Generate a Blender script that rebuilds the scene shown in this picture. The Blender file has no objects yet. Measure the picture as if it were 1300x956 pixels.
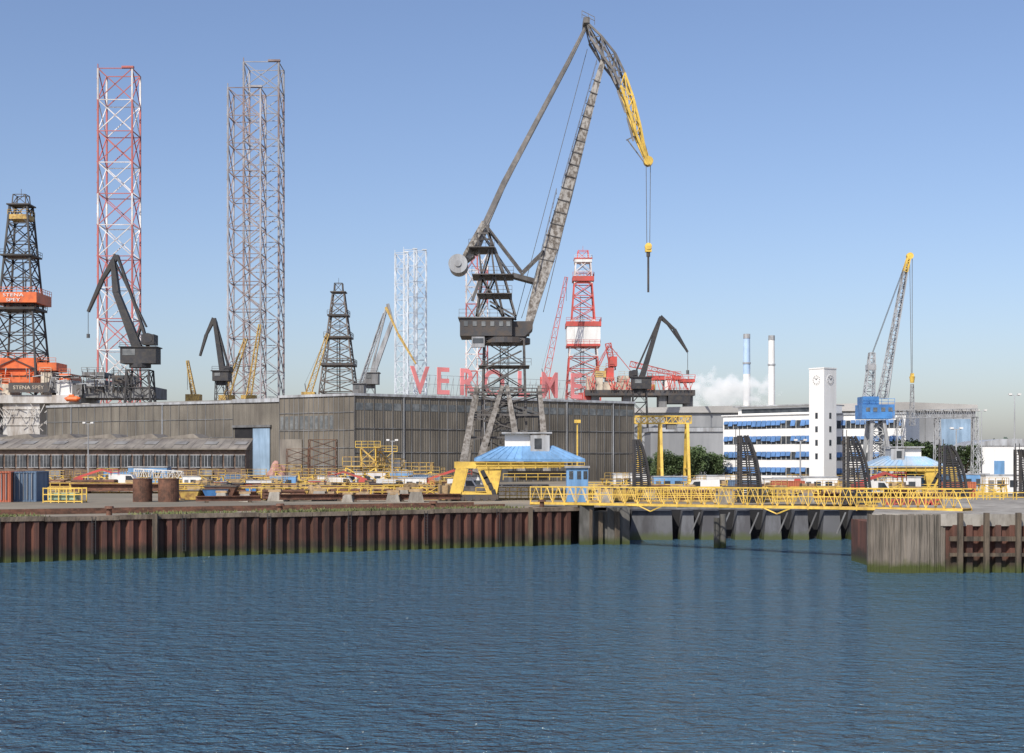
import bpy, math, random, bmesh
from mathutils import Vector, Matrix
random.seed(7)
F=1800.0; HZ=583.0; CAMH=10.0; G=4.3
def X(u,d): return (u-650)*d/F
def Z(v,d): return CAMH-(v-HZ)*d/F
def W(u,v,d,dy=0): return Vector((X(u,d), d+dy, Z(v,d)))
col=bpy.context.scene.collection
# ------------------------------------------------------------------ materials
def M(name,c,c2=None,sc=0.6,rough=.65,metal=0,st=(1,1,1),lo=.42,hi=.62,bump=0,bs=None,big=.25):
    m=bpy.data.materials.new(name); m.use_nodes=True
    nt=m.node_tree; N=nt.nodes; L=nt.links
    b=N['Principled BSDF']; b.inputs['Roughness'].default_value=rough; b.inputs['Metallic'].default_value=metal
    if c2 is None: c2=tuple(x*.6 for x in c)
    tc=N.new('ShaderNodeNewGeometry'); mp=N.new('ShaderNodeMapping'); mp.inputs['Scale'].default_value=st
    L.new(tc.outputs['Position'],mp.inputs['Vector'])
    n=N.new('ShaderNodeTexNoise'); n.inputs['Scale'].default_value=sc; n.inputs['Detail'].default_value=7; n.inputs['Roughness'].default_value=.65
    L.new(mp.outputs[0],n.inputs['Vector'])
    r=N.new('ShaderNodeValToRGB'); r.color_ramp.elements[0].position=lo; r.color_ramp.elements[1].position=hi
    r.color_ramp.elements[0].color=(*c,1); r.color_ramp.elements[1].color=(*c2,1)
    L.new(n.outputs['Fac'],r.inputs[0])
    n2=N.new('ShaderNodeTexNoise'); n2.inputs['Scale'].default_value=sc*.21; n2.inputs['Detail'].default_value=3
    L.new(tc.outputs['Position'],n2.inputs['Vector'])
    mr=N.new('ShaderNodeMapRange'); mr.inputs[1].default_value=.3; mr.inputs[2].default_value=.7; mr.inputs[3].default_value=1-big; mr.inputs[4].default_value=1+big
    L.new(n2.outputs['Fac'],mr.inputs[0])
    hv=N.new('ShaderNodeHueSaturation'); L.new(r.outputs[0],hv.inputs['Color']); L.new(mr.outputs[0],hv.inputs['Value'])
    L.new(hv.outputs[0],b.inputs['Base Color'])
    if bump:
        n3=N.new('ShaderNodeTexNoise'); n3.inputs['Scale'].default_value=bs or sc*4; n3.inputs['Detail'].default_value=5
        L.new(mp.outputs[0],n3.inputs['Vector'])
        bp=N.new('ShaderNodeBump'); bp.inputs['Strength'].default_value=bump; bp.inputs['Distance'].default_value=.15
        L.new(n3.outputs['Fac'],bp.inputs['Height']); L.new(bp.outputs[0],b.inputs['Normal'])
    return m
V3=(1,1,.12)
yellow=M('yellow_paint',(.72,.49,.09),(.46,.29,.07),1.6,.55,lo=.48,hi=.72)
yellowd=M('dirty_yellow_paint',(.55,.38,.1),(.28,.16,.06),1.5,.6)
blue=M('blue_paint',(.07,.24,.55),(.05,.15,.36),.6,.5)
lblue=M('pale_blue_paint',(.17,.35,.6),(.12,.25,.43),.8,.5,st=V3)
doorb=M('faded_blue_door_paint',(.27,.38,.5),(.2,.29,.39),.8,.6,st=V3)
navy=M('blind_blue_fabric',(.09,.2,.42),(.07,.16,.33),.6)
red=M('red_paint',(.55,.08,.065),(.4,.09,.07),.6,.5)
pinkred=M('faded_red_paint',(.9,.29,.28),(.8,.29,.28),.6,.6)
orange=M('orange_paint',(.78,.17,.04),(.55,.12,.04),.4,.5)
white=M('white_paint',(.74,.74,.72),(.48,.47,.44),.5,.5,st=V3,lo=.48,hi=.75,big=.1)
whiteb=M('white_render',(.78,.78,.76),(.62,.62,.6),.3,.7,st=V3,lo=.5,hi=.8,big=.05)
chimb=M('blue_tinted_chimney',(.45,.6,.78),(.36,.5,.7),.05,.7,big=.05)
hullw=M('stained_white_hull',(.55,.54,.52),(.3,.26,.22),.35,.6,st=(1,1,.3),lo=.42,hi=.66,big=.2)
cream=M('cream_paint',(.55,.49,.39),(.35,.29,.23),.5,.6)
lgrey=M('light_grey_steel',(.4,.42,.44),(.24,.24,.24),.7,.55,st=V3)
grey=M('grey_steel',(.19,.195,.2),(.11,.105,.1),.7,.6,st=V3)
dark=M('dark_steel',(.055,.056,.06),(.09,.07,.055),.7,.6)
cdark=M('crane_grey_steel',(.12,.115,.11),(.065,.055,.05),1.1,.6)
legm=M('weathered_leg_paint',(.25,.235,.215),(.1,.085,.07),1.6,.65,lo=.43,hi=.6)
black=M('black_steel',(.026,.027,.032),(.05,.045,.04),.7,.6)
jibm=M('weathered_jib_paint',(.36,.345,.32),(.12,.1,.08),1.9,.6,lo=.44,hi=.58,st=(1,1,.7),big=.15)
tiem=M('dark_tie_paint',(.13,.125,.12),(.22,.2,.18),.9,.6)
rust=M('rusty_steel',(.17,.08,.05),(.08,.042,.028),1.2,.8,bump=.4)
rleg=M('rust_grey_leg',(.3,.24,.23),(.2,.14,.13),.3,.7)
gleg=M('grey_leg',(.36,.36,.38),(.27,.26,.27),.3,.7)
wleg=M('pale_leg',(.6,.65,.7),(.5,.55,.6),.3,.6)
rpaint=M('leg_red_paint',(.47,.13,.12),(.38,.12,.11),.3,.6)
wpaint=M('leg_white_paint',(.72,.7,.68),(.55,.48,.46),.3,.6)
conc=M('concrete',(.33,.31,.27),(.17,.15,.125),.5,.85,bump=.5,st=(1,1,.4))
concd=M('dark_concrete',(.17,.165,.155),(.07,.068,.06),.5,.85,bump=.5,st=(1,1,.3))
caiss=M('caisson_steel',(.11,.115,.125),(.05,.05,.055),.4,.7,st=V3)
timber=M('timber',(.13,.1,.07),(.05,.04,.03),1.5,.85,st=V3,bump=.6)
brick=M('brown_brick',(.19,.135,.105),(.12,.09,.07),2.5,.85)
roofg=M('grey_roof',(.26,.255,.24),(.18,.17,.16),.5,.75,st=(1,.3,.3))
roofb=M('fibre_cement_roof',(.25,.225,.19),(.17,.15,.13),.6,.85,st=(1,.2,.2))
glass=M('dusty_glass',(.1,.11,.115),(.19,.2,.2),.5,.25)
glassd=M('dark_glass',(.03,.038,.048),(.07,.08,.09),.6,.15)
farhall=M('far_cladding',(.3,.31,.32),(.23,.24,.25),.2,.7,st=V3)
farroof=M('far_roof',(.42,.41,.39),(.36,.355,.34),.2,.7)
wood=M('raw_wood',(.42,.3,.17),(.25,.17,.09),1.5,.8)
tarp=M('pinkish_tarpaulin',(.5,.3,.25),(.35,.17,.13),.8,.8,bump=.6)
rope=M('wire_rope',(.14,.14,.14),(.09,.09,.09),1,.6)
bark=M('bark',(.08,.06,.045),(.04,.03,.02),3,.9)
nearblk=M('near_black',(.012,.013,.016),(.02,.02,.022),.5,.9)
leafm=M('foliage',(.045,.08,.025),(.085,.12,.04),.9,.7,lo=.35,hi=.7,big=.35)
leafd=M('dark_foliage',(.03,.058,.022),(.06,.085,.033),.9,.7,lo=.35,hi=.7,big=.35)
grassm=M('grass',(.1,.13,.04),(.2,.19,.08),.9,.7,lo=.35,hi=.7,big=.35)
def cladding(name,c,c2,ang,period=.5):
    m=M(name,c,c2,.45,.7,st=(1,1,.08),lo=.38,hi=.64,big=.25); nt=m.node_tree; N=nt.nodes; L=nt.links
    g=N.new('ShaderNodeNewGeometry'); mp=N.new('ShaderNodeMapping'); mp.inputs['Rotation'].default_value=(0,0,-ang)
    L.new(g.outputs['Position'],mp.inputs['Vector'])
    w=N.new('ShaderNodeTexWave'); w.inputs['Scale'].default_value=1/period*.314; w.bands_direction='X'
    L.new(mp.outputs[0],w.inputs['Vector'])
    bp=N.new('ShaderNodeBump'); bp.inputs['Strength'].default_value=.6; bp.inputs['Distance'].default_value=.1
    L.new(w.outputs['Fac'],bp.inputs['Height']); L.new(bp.outputs[0],N['Principled BSDF'].inputs['Normal'])
    return m
clad=cladding('olive_grey_cladding',(.175,.155,.125),(.1,.088,.07),.61,.7)
cladl=cladding('grey_brown_cladding',(.17,.155,.127),(.11,.097,.08),-.5,.7)
contb=cladding('container_blue_steel',(.13,.2,.3),(.09,.14,.22),0,.35)
conto=cladding('container_orange_steel',(.5,.15,.07),(.36,.1,.06),0,.35)
def ztint(m,z0,z1,colr,noise=.8):
    "algae and tide stain near the water line on real height"
    nt=m.node_tree; N=nt.nodes; L=nt.links; b=N['Principled BSDF']
    src=b.inputs['Base Color'].links[0].from_socket
    g=N.new('ShaderNodeNewGeometry'); s=N.new('ShaderNodeSeparateXYZ'); L.new(g.outputs['Position'],s.inputs[0])
    n=N.new('ShaderNodeTexNoise'); n.inputs['Scale'].default_value=1.3; L.new(g.outputs['Position'],n.inputs['Vector'])
    ma=N.new('ShaderNodeMath'); ma.operation='MULTIPLY_ADD'; ma.inputs[1].default_value=-noise*2; L.new(n.outputs['Fac'],ma.inputs[0]); L.new(s.outputs['Z'],ma.inputs[2])
    mr=N.new('ShaderNodeMapRange'); mr.inputs[1].default_value=z0-noise; mr.inputs[2].default_value=z1-noise; mr.inputs[3].default_value=1; mr.inputs[4].default_value=0
    L.new(ma.outputs[0],mr.inputs[0])
    mx=N.new('ShaderNodeMix'); mx.data_type='RGBA'; L.new(mr.outputs[0],mx.inputs[0]); L.new(src,mx.inputs[6]); mx.inputs[7].default_value=(*colr,1)
    L.new(mx.outputs[2],b.inputs['Base Color'])
pile=M('rusty_sheet_pile',(.145,.058,.04),(.06,.032,.024),.9,.75,st=(1,1,.1),lo=.38,hi=.62,bump=.3,big=.4)
ztint(pile,.9,1.7,(.045,.033,.022)); ztint(pile,.2,.75,(.06,.075,.018),.3)
for mm in (concd,timber,caiss): ztint(mm,.3,1.1,(.05,.065,.018),.4)
# ------------------------------------------------------------------ mesh builder
class MB:
    def __init__(s): s.v=[];s.f=[];s.m=[];s.c=0
    def add(s,vs,fs):
        o=len(s.v); s.v+=[tuple(p) for p in vs]
        for f in fs: s.f.append([o+i for i in f]); s.m.append(s.c)
    def hexa(s,b,t): s.add(list(b)+list(t),[(3,2,1,0),(4,5,6,7),(0,1,5,4),(1,2,6,5),(2,3,7,6),(3,0,4,7)])
    def box(s,x0,x1,y0,y1,z0,z1):
        q=[(x0,y0),(x1,y0),(x1,y1),(x0,y1)]; s.hexa([(a,b,z0) for a,b in q],[(a,b,z1) for a,b in q])
    def beam(s,p,q,w,h=None,w2=None,h2=None):
        p=Vector(p);q=Vector(q);d=q-p
        if d.length<1e-6: return
        d.normalize(); h=h or w; w2=w2 or w; h2=h2 or h
        r=Vector((0,1,0)) if abs(d.y)<.9 else Vector((0,0,1))
        a=d.cross(r).normalized(); b=a.cross(d).normalized()
        f=lambda c,w,h:[c+a*w/2*i+b*h/2*j for i,j in((-1,-1),(1,-1),(1,1),(-1,1))]
        s.hexa(f(p,w,h),f(q,w2,h2))
    def cyl(s,p,q,r,r2=None,n=10):
        p=Vector(p);q=Vector(q);d=(q-p).normalized(); r2=r if r2 is None else r2
        k=Vector((0,0,1)) if abs(d.z)<.9 else Vector((1,0,0))
        a=d.cross(k).normalized();b=d.cross(a)
        vs=[p+(a*math.cos(t)+b*math.sin(t))*r for t in [2*math.pi*i/n for i in range(n)]]+[q+(a*math.cos(t)+b*math.sin(t))*r2 for t in [2*math.pi*i/n for i in range(n)]]
        s.add(vs,[(i,(i+1)%n,n+(i+1)%n,n+i) for i in range(n)]+[tuple(range(n))[::-1],tuple(range(n,2*n))])
    def prism(s,poly,z0,z1):
        n=len(poly); s.add([(a,b,z0) for a,b in poly]+[(a,b,z1) for a,b in poly],[(i,(i+1)%n,n+(i+1)%n,n+i) for i in range(n)]+[tuple(range(n))[::-1],tuple(range(n,2*n))])
    def plate(s,poly,y0,y1):
        n=len(poly); s.add([(a,y0,b) for a,b in poly]+[(a,y1,b) for a,b in poly],[(i,(i+1)%n,n+(i+1)%n,n+i) for i in range(n)]+[tuple(range(n))[::-1],tuple(range(n,2*n))])
    def girder(s,a,b,wa,wb,ha,hb,n,rc,rb,xb=False,cols=None):
        a=Vector(a);b=Vector(b);d=(b-a).normalized()
        r=Vector((0,1,0)) if abs(d.y)<.9 else Vector((0,0,1))
        u=d.cross(r).normalized();v=u.cross(d).normalized()
        R=[]
        for i in range(n+1):
            t=i/n;c=a.lerp(b,t);w=(wa+(wb-wa)*t)/2;h=(ha+(hb-ha)*t)/2
            R.append([c-u*w-v*h,c+u*w-v*h,c+u*w+v*h,c-u*w+v*h])
        for i in range(n):
            for k in range(4):
                k2=(k+1)%4
                if cols: s.c=cols(i,0)
                s.beam(R[i][k],R[i+1][k],rc)
                if cols: s.c=cols(i,1)
                if xb: s.beam(R[i][k],R[i+1][k2],rb); s.beam(R[i][k2],R[i+1][k],rb)
                elif (i+k)%2: s.beam(R[i][k],R[i+1][k2],rb)
                else: s.beam(R[i][k2],R[i+1][k],rb)
                s.beam(R[i+1][k],R[i+1][k2],rb)
        for k in range(4): s.beam(R[0][k],R[0][(k+1)%4],rb)
    def rail(s,pts,h=1.1,step=2,r=.07,bars=2):
        for p,q in zip(pts,pts[1:]):
            p=Vector(p);q=Vector(q);n=max(1,int((q-p).length/step))
            for i in range(n+1):
                c=p.lerp(q,i/n); s.beam(c,c+Vector((0,0,h)),r)
            for j in range(1,bars+1): s.beam(p+Vector((0,0,h*j/bars)),q+Vector((0,0,h*j/bars)),r)
BASE={};KIDS={}
def mesh_of(mb,mats,o,name):
    me=bpy.data.meshes.new(name)
    me.from_pydata([(x-o[0],y-o[1],z-o[2]) for x,y,z in mb.v],[],mb.f)
    ms=mats if isinstance(mats,(list,tuple)) else [mats]
    for m in ms: me.materials.append(m)
    me.polygons.foreach_set('material_index',[min(i,len(ms)-1) for i in mb.m]); me.update()
    bm=bmesh.new(); bm.from_mesh(me); bmesh.ops.recalc_face_normals(bm,faces=bm.faces); bm.to_mesh(me); bm.free()
    return me
def tag(o,label,cat,group=None):
    o['label']=label;o['category']=cat
    if group:o['group']=group
def thing(name,loc,label,cat,group=None):
    e=bpy.data.objects.new(name,None); col.objects.link(e); e.location=loc; e.empty_display_size=1; tag(e,label,cat,group); BASE[e.name]=Vector(loc);KIDS[e.name]=[];return e
def part(name,mb,mats,par,label=None):
    o=bpy.data.objects.new(name,mesh_of(mb,mats,BASE[par.name],name)); col.objects.link(o); o.parent=par
    BASE[o.name]=BASE[par.name];KIDS[o.name]=[];KIDS[par.name].append(o)
    if label:o['label']=label
    return o
def solo(name,mb,mats,label=None,cat=None,group=None,kind=None):
    xs=[v[0] for v in mb.v];ys=[v[1] for v in mb.v];zs=[v[2] for v in mb.v]
    b=Vector(((min(xs)+max(xs))/2,(min(ys)+max(ys))/2,min(zs)))
    if kind=='structure': b=Vector((0,0,0))
    o=bpy.data.objects.new(name,mesh_of(mb,mats,b,name)); col.objects.link(o); o.location=b; BASE[o.name]=b;KIDS[o.name]=[]
    if label: tag(o,label,cat,group)
    if kind:o['kind']=kind
    return o
def clone(o,loc,rz=0,sc=1,label=None):
    n=o.copy(); col.objects.link(n); n.location=loc; n.rotation_euler=(0,0,rz); n.scale=(sc,sc,sc) if not isinstance(sc,tuple) else sc
    if label:n['label']=label
    def rec(a,b):
        for c in KIDS.get(a.name,[]):
            k=c.copy(); col.objects.link(k); k.parent=b; rec(c,k)
    rec(o,n); return n
def textmesh(s,size,ext,off=.0):
    cu=bpy.data.curves.new('t','FONT'); cu.body=s; cu.size=size; cu.extrude=ext; cu.offset=off; cu.align_x='CENTER'
    ob=bpy.data.objects.new('t',cu); col.objects.link(ob); bpy.context.view_layer.update()
    me=bpy.data.meshes.new_from_object(ob.evaluated_get(bpy.context.evaluated_depsgraph_get()))
    bpy.data.objects.remove(ob); return me
def textpart(name,s,size,loc,rz,mat,par,ext=.05,off=0,sx=1):
    me=textmesh(s,size,ext,off); me.materials.clear(); me.materials.append(mat)
    mt=Matrix.Translation(Vector(loc)-BASE[par.name])@Matrix.Rotation(rz,4,'Z')@Matrix.Rotation(math.pi/2,4,'X')@Matrix.Diagonal((sx,1,1,1))
    me.transform(mt); o=bpy.data.objects.new(name,me); col.objects.link(o); o.parent=par; KIDS[par.name].append(o); KIDS[o.name]=[];BASE[o.name]=BASE[par.name]; return o
# ------------------------------------------------------------------ setting
mb=MB(); mb.add([(-4000,-400,0),(4000,-400,0),(4000,400,0),(-4000,400,0)],[(0,1,2,3)])
wm=bpy.data.materials.new('river_water'); wm.use_nodes=True; N=wm.node_tree.nodes; L=wm.node_tree.links; b=N['Principled BSDF']
b.inputs['Base Color'].default_value=(.05,.115,.175,1); b.inputs['Roughness'].default_value=.1; b.inputs['IOR'].default_value=1.33
g=N.new('ShaderNodeNewGeometry')
def wn(sc,st,det,rot):
    mp=N.new('ShaderNodeMapping'); mp.inputs['Scale'].default_value=st; mp.inputs['Rotation'].default_value=(0,0,rot); L.new(g.outputs['Position'],mp.inputs['Vector'])
    n=N.new('ShaderNodeTexNoise'); n.inputs['Scale'].default_value=sc; n.inputs['Detail'].default_value=det; n.inputs['Roughness'].default_value=.55; n.inputs['Distortion'].default_value=.5; L.new(mp.outputs[0],n.inputs['Vector']); return n
n1=wn(1.35,(.7,1,1),3,.2); n2=wn(.3,(.7,1,1),2,-.2); n3=wn(3.4,(.8,1,1),3,.1)
a1=N.new('ShaderNodeMath'); a1.operation='MULTIPLY_ADD'; a1.inputs[1].default_value=.9; L.new(n2.outputs[0],a1.inputs[0]); L.new(n1.outputs[0],a1.inputs[2])
a2=N.new('ShaderNodeMath'); a2.operation='MULTIPLY_ADD'; a2.inputs[1].default_value=.3; L.new(n3.outputs[0],a2.inputs[0]); L.new(a1.outputs[0],a2.inputs[2])
bp=N.new('ShaderNodeBump'); bp.inputs['Strength'].default_value=1; bp.inputs['Distance'].default_value=1.1; L.new(a2.outputs[0],bp.inputs['Height']); L.new(bp.outputs[0],b.inputs['Normal'])
solo('water',mb,wm,kind='structure')
u=Vector((57.4,30,0)).normalized(); nrm=Vector((u.y,-u.x,0))
QE=Vector((7.9,167,0)); QS=QE-u*178
gm=M('yard_ground',(.28,.235,.175),(.19,.17,.125),.12,.95,lo=.4,hi=.6,bump=.3,bs=2,st=(.6,1.5,1))
mb=MB(); mb.add([(QS.x-400,QS.y-60,G),(QS.x,QS.y,G),(QE.x,QE.y,G),(13.6,169,G),(14.5,179,G),(46,179,G),(70,150,G),(600,150,G),(6000,150,G),(6000,9000,G),(-6000,9000,G),(-6000,60,G)],[tuple(range(12))])
solo('ground',mb,gm,kind='structure')
# quay wall
qw=thing('quay_wall',(QE.x-40,QE.y-21,0),'long rusty brown sheet-pile quay wall with concrete cap','quay wall')
mb=MB(); n=int(178/1.3); pts=[]
for i in range(n):
    for s,o in((0,0),(.42,0),(.62,.5),(1.1,.5)):
        p=QS+u*(i*1.3+s)+nrm*(o+random.uniform(-.03,.03)); pts.append(p)
vs=[(p.x,p.y,-1.5) for p in pts]+[(p.x,p.y,4.08) for p in pts]; k=len(pts)
mb.add(vs,[(i,i+1,k+i+1,k+i) for i in range(k-1)]); part('sheet_piling',mb,pile,qw)
mb=MB()
i=0
while i<178:
    l=min(random.uniform(5,8),178-i); a=QS+u*i; bb=QS+u*(i+l-.05); dz=random.uniform(-.07,.05)
    h=lambda z:[(p.x,p.y,z) for p in (a-nrm*.9,a+nrm*.62,bb+nrm*.62,bb-nrm*.9)]
    mb.hexa(h(3.98+dz),h(4.42+dz)); i+=l
capm=M('weathered_cap_concrete',(.22,.175,.13),(.1,.075,.055),.7,.9,st=(1,1,.5),bump=.6)
part('cap_beam',mb,capm,qw)
for s in (24,66,104,128,171):
    mb=MB(); p=QS+u*s+nrm*.95; mb.beam(p+Vector((0,0,-1)),p+Vector((0,0,4.5)),.5,.5)
    part('fender_timber',mb,timber,qw)
for s in range(68,176,9):
    mb=MB(); p=QS+u*s+nrm*.62
    for o in(-.18,.18): mb.beam(p+u*o+Vector((0,0,.6)),p+u*o+Vector((0,0,4.3)),.05)
    for j in range(12): mb.beam(p-u*.18+Vector((0,0,.7+j*.3)),p+u*.18+Vector((0,0,.7+j*.3)),.045)
    part('ladder',mb,black,qw)
ab=thing('dock_abutment',(10.5,169,0),'stained grey concrete abutment beside the dock mouth','quay wall')
mb=MB(); mb.box(7.9,9.6,165.6,172,-1.5,4.6); mb.box(9.6,11.2,166.8,172,-1.5,3.9); mb.box(11.2,13.8,166.2,179,-1.5,4.35); part('wall',mb,concd,ab)
for x_,y_,z_,w_ in ((10.4,166.5,3.8,.5),(12.3,165.9,3.9,.6),(9.2,165.3,4.2,.35)):
    mb=MB(); mb.beam((x_,y_,-1),(x_,y_,z_),w_); part('fender_timber',mb,timber,ab)
dg=thing('dock_gate',(30,179,0),'dark grey steel dock gate with slanting buttresses in the water','dock gate')
mb=MB(); mb.box(13.9,46,179.1,183,-1.5,3.9); part('gate_wall',mb,nearblk,dg)
for i,(x0,wd) in enumerate([(14.3,5.6),(20.6,2.0),(23.2,2.6),(27.4,2.2),(31,2.4),(34.6,2.2),(38.2,2.6),(41.8,2.4)]):
    mb=MB(); mb.hexa([(x0,175.2,-1.5),(x0+wd,175.2,-1.5),(x0+wd,179,-1.5),(x0,179,-1.5)],[(x0+.7,176.6,3.6),(x0+wd,176.6,3.6),(x0+wd,179,3.6),(x0+.7,179,3.6)])
    part('buttress',mb,caiss,dg)
for x0 in (22.9,26.6,30.2,33.8,37.4,41):
    mb=MB(); mb.beam((x0-.8,175.9,.6),(x0+.4,176,3.4),.16); part('strut',mb,grey,dg)
mb=MB(); mb.beam((14,175.9,3.95),(46,175.9,3.95),.35,.5); part('top_walkway',mb,grey,dg)
pr=thing('pier',(45,130,0),'concrete and rusty steel pier with timber fendering','pier')
PT=5.15
mb=MB(); mb.prism([(32,126),(38.3,125.2),(200,121),(200,178),(46.6,178)],4.1,PT); part('deck',mb,conc,pr)
mb=MB(); pts=[]
x=38.3
while x<200:
    for s,o in((0,0),(.4,0),(.6,.45),(1.1,.45)): pts.append((x+s,125.4-(x-38.3)*.026-o+.2))
    x+=1.25
k=len(pts); mb.add([(a,c,-1.5) for a,c in pts]+[(a,c,4.2) for a,c in pts],[(i,i+1,k+i+1,k+i) for i in range(k-1)])
mb.box(33.5,39,126,140,-1.5,4.1); part('sheet_piling',mb,pile,pr)
arc=[]
for i in range(29):
    t=i/28; arc.append(Vector((31.6+6.6*t,125.6-1.2*math.sin(math.pi*min(1,t*1.0)),0)))
arc=[Vector((33.8,131,0)),Vector((33.2,129.4,0)),Vector((32.6,128,0)),Vector((32,126.6,0))]+arc
ft=M('old_fender_timber',(.19,.165,.135),(.09,.08,.065),1.2,.9,st=(3,3,.15),bump=.6); ztint(ft,.5,1.1,(.06,.075,.018),.5)
mb=MB()
for a in arc:
    t=random.uniform(-.06,.06); mb.beam(a+Vector((0,t,-1.5)),a+Vector((0,t,5.12+random.uniform(-.05,.05))),.235,.3)
part('timber_fendering',mb,ft,pr)
for x in (39.3,41.6,44.4,47,50,54,58):
    mb=MB(); mb.beam((x,124.4,-1),(x,124.3,5.3),.42); part('fender_post',mb,timber,pr)
for z_,w_ in ((3.0,.4),(1.6,.3)):
    mb=MB(); mb.beam((38.5,124.75,z_),(70,123.9,z_),w_); part('fender_rail',mb,timber,pr)
for px in (910,918):
    mb=MB(); p=W(px,0,160); mb.cyl((p.x,p.y,-1.5),(p.x,p.y,3.4+(px-910)*.05),.35,n=12); solo('mooring_pile',mb,concd,'dark round mooring pile standing in the water','pile','mooring piles at the dock mouth')
mb=MB()
for i in range(9000):
    s=random.uniform(58,177); o=abs(random.gauss(0,1.0))*random.choice((.5,1.6,3,6))-.4
    if math.sin(s*.35)+math.sin(s*.13+1)<random.uniform(-1.2,.8): continue
    p=QS+u*s-nrm*(o+.1); a=random.uniform(0,6.28); h=random.uniform(.08,.4); w=random.uniform(.05,.18)
    z0=G if o>.9 else 4.36
    c=Vector((math.cos(a),math.sin(a),0))*w
    mb.add([(p.x-c.x,p.y-c.y,z0),(p.x+c.x,p.y+c.y,z0),(p.x+random.uniform(-.1,.1),p.y,z0+h)],[(0,1,2)])
solo('grass',mb,grassm,'sparse dry green grass along the quay edge','grass',kind='stuff')
# ------------------------------------------------------------------ halls
def wallgrid(par,p,q,z0,z1,bay,matrib,out=.12,girts=(.35,.62),wins=None,pipes=None):
    p=Vector((*p,0));q=Vector((*q,0));d=(q-p);Ln=d.length;d.normalize();nn=Vector((d.y,-d.x,0))
    n=round(Ln/bay); mb=MB()
    def rb(s0,s1,za,zb,o0,o1,m=mb):
        a=p+d*s0;c=p+d*s1
        m.hexa([(a+nn*o1+Vector((0,0,za))),(c+nn*o1+Vector((0,0,za))),(c+nn*o0+Vector((0,0,za))),(a+nn*o0+Vector((0,0,za)))],[(a+nn*o1+Vector((0,0,zb))),(c+nn*o1+Vector((0,0,zb))),(c+nn*o0+Vector((0,0,zb))),(a+nn*o0+Vector((0,0,zb)))])
    for i in range(n+1): s=i*Ln/n; rb(s-.07,s+.07,z0,z1,0.003,out)
    for gq in girts: z=z0+(z1-z0)*gq; rb(0,Ln,z-.08,z+.08,.003,out+.06)
    part('facade_ribs',mb,matrib,par)
    mb=MB(); rb(-.2,Ln+.2,z1-.4,z1+.2,.003,.35,mb); part('coping',mb,lgrey,par)
    if wins:
        for i in wins[2]:
            mb=MB(); s=i*Ln/n; rb(s+.3,s+Ln/n-.3,z0+wins[0],z0+wins[1],.01,.06,mb); part('window',mb,glass,par)
    if pipes:
        for i in pipes:
            mb=MB(); s=i*Ln/n+.4; rb(s-.09,s+.09,z0,z1-.5,.1,.3,mb); part('downpipe',mb,lgrey,par)
    return rb
HT=25.2
A=(X(355,343),343);B=(X(450,330),330);C=(X(805,379),379)
hall=thing('shipyard_hall',(B[0]+20,370,G),'huge olive-grey corrugated steel shipyard hall with flat roof','hall')
mb=MB(); mb.prism([A,B,C,(C[0]-38,C[1]+60),(A[0]-6,A[1]+90)],G,HT); part('wall',mb,clad,hall)
mb=MB(); mb.prism([(A[0]+1,A[1]+1),(B[0],B[1]+1),(C[0]-1,C[1]+1),(C[0]-38,C[1]+59),(A[0]-5,A[1]+89)],HT+.01,HT+.12); part('roof',mb,roofg,hall)
wallgrid(hall,B,C,G,HT,2.6,grey,wins=(17.2,18.9,range(0,33)),pipes=(5,14,24,30))
wallgrid(hall,A,B,G,HT,1.6,grey,girts=(.2,.4,.6,.8),wins=(12.8,16,range(11)))
d=(Vector((*C,0))-Vector((*B,0))).normalized(); nn=Vector((d.y,-d.x,0))
for s0,s1,mm in ((10,14,grey),(40,45,grey),(60,64,cladl)):
    a=Vector((*B,G))+d*s0+nn*.2;c=Vector((*B,G))+d*s1+nn*.2
    mb=MB(); mb.hexa([a,c,c-nn*.15,a-nn*.15],[v+Vector((0,0,5.5)) for v in (a,c,c-nn*.15,a-nn*.15)]); part('sliding_door',mb,mm,hall)
d=(Vector((*B,0))-Vector((*A,0))); Ln=d.length; d.normalize(); nn=Vector((d.y,-d.x,0))
a=Vector((*A,G))+d*.3+nn*.3; c=Vector((*A,G))+d*7.4+nn*.3; mb=MB(); mb.hexa([a,c,c-nn*.1,a-nn*.1],[v+Vector((0,0,10.5)) for v in (a,c,c-nn*.1,a-nn*.1)]); part('sliding_door',mb,roofb,hall)
A2=(X(60,408),408);B2=(X(296,374),374);C2=(X(357,366),366)
h2=thing('side_hall',(B2[0]-20,395,G),'long low grey-brown corrugated hall with blue sliding door','hall')
mb=MB(); mb.prism([A2,B2,C2,(C2[0],C2[1]+50),(A2[0]+20,A2[1]+60)],G,HT); part('wall',mb,cladl,h2)
mb=MB(); mb.prism([(A2[0]+.5,A2[1]+.8),(B2[0],B2[1]+.6),(C2[0],C2[1]+.6),(C2[0],C2[1]+50),(A2[0]+20,A2[1]+59)],HT+.01,HT+.5); part('roof',mb,roofg,h2)
wallgrid(h2,A2,B2,G,HT,3.2,grey,girts=(.55,.78),pipes=(3,14))
d=(Vector((*C2,0))-Vector((*B2,0)));Ln=d.length;d.normalize();nn=Vector((d.y,-d.x,0))
def hb(s0,s1,za,zb,o0,o1):
    m=MB(); a=Vector((*B2,0))+d*s0;c=Vector((*B2,0))+d*s1
    q=[a+nn*o1,c+nn*o1,c+nn*o0,a+nn*o0]; m.hexa([v+Vector((0,0,za)) for v in q],[v+Vector((0,0,zb)) for v in q]); return m
part('opening_shade_panel',hb(.6,6.9,G,18.3,.003,.05),nearblk,h2); part('sliding_door',hb(7.0,12.6,G,18.0,.1,.4),doorb,h2,'pale blue tall sliding door'); part('door_rail',hb(0,13,18.3,18.9,.1,.6),grey,h2)  # first slab lies on the wall; shade of the open doorway is its near-black colour
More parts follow.
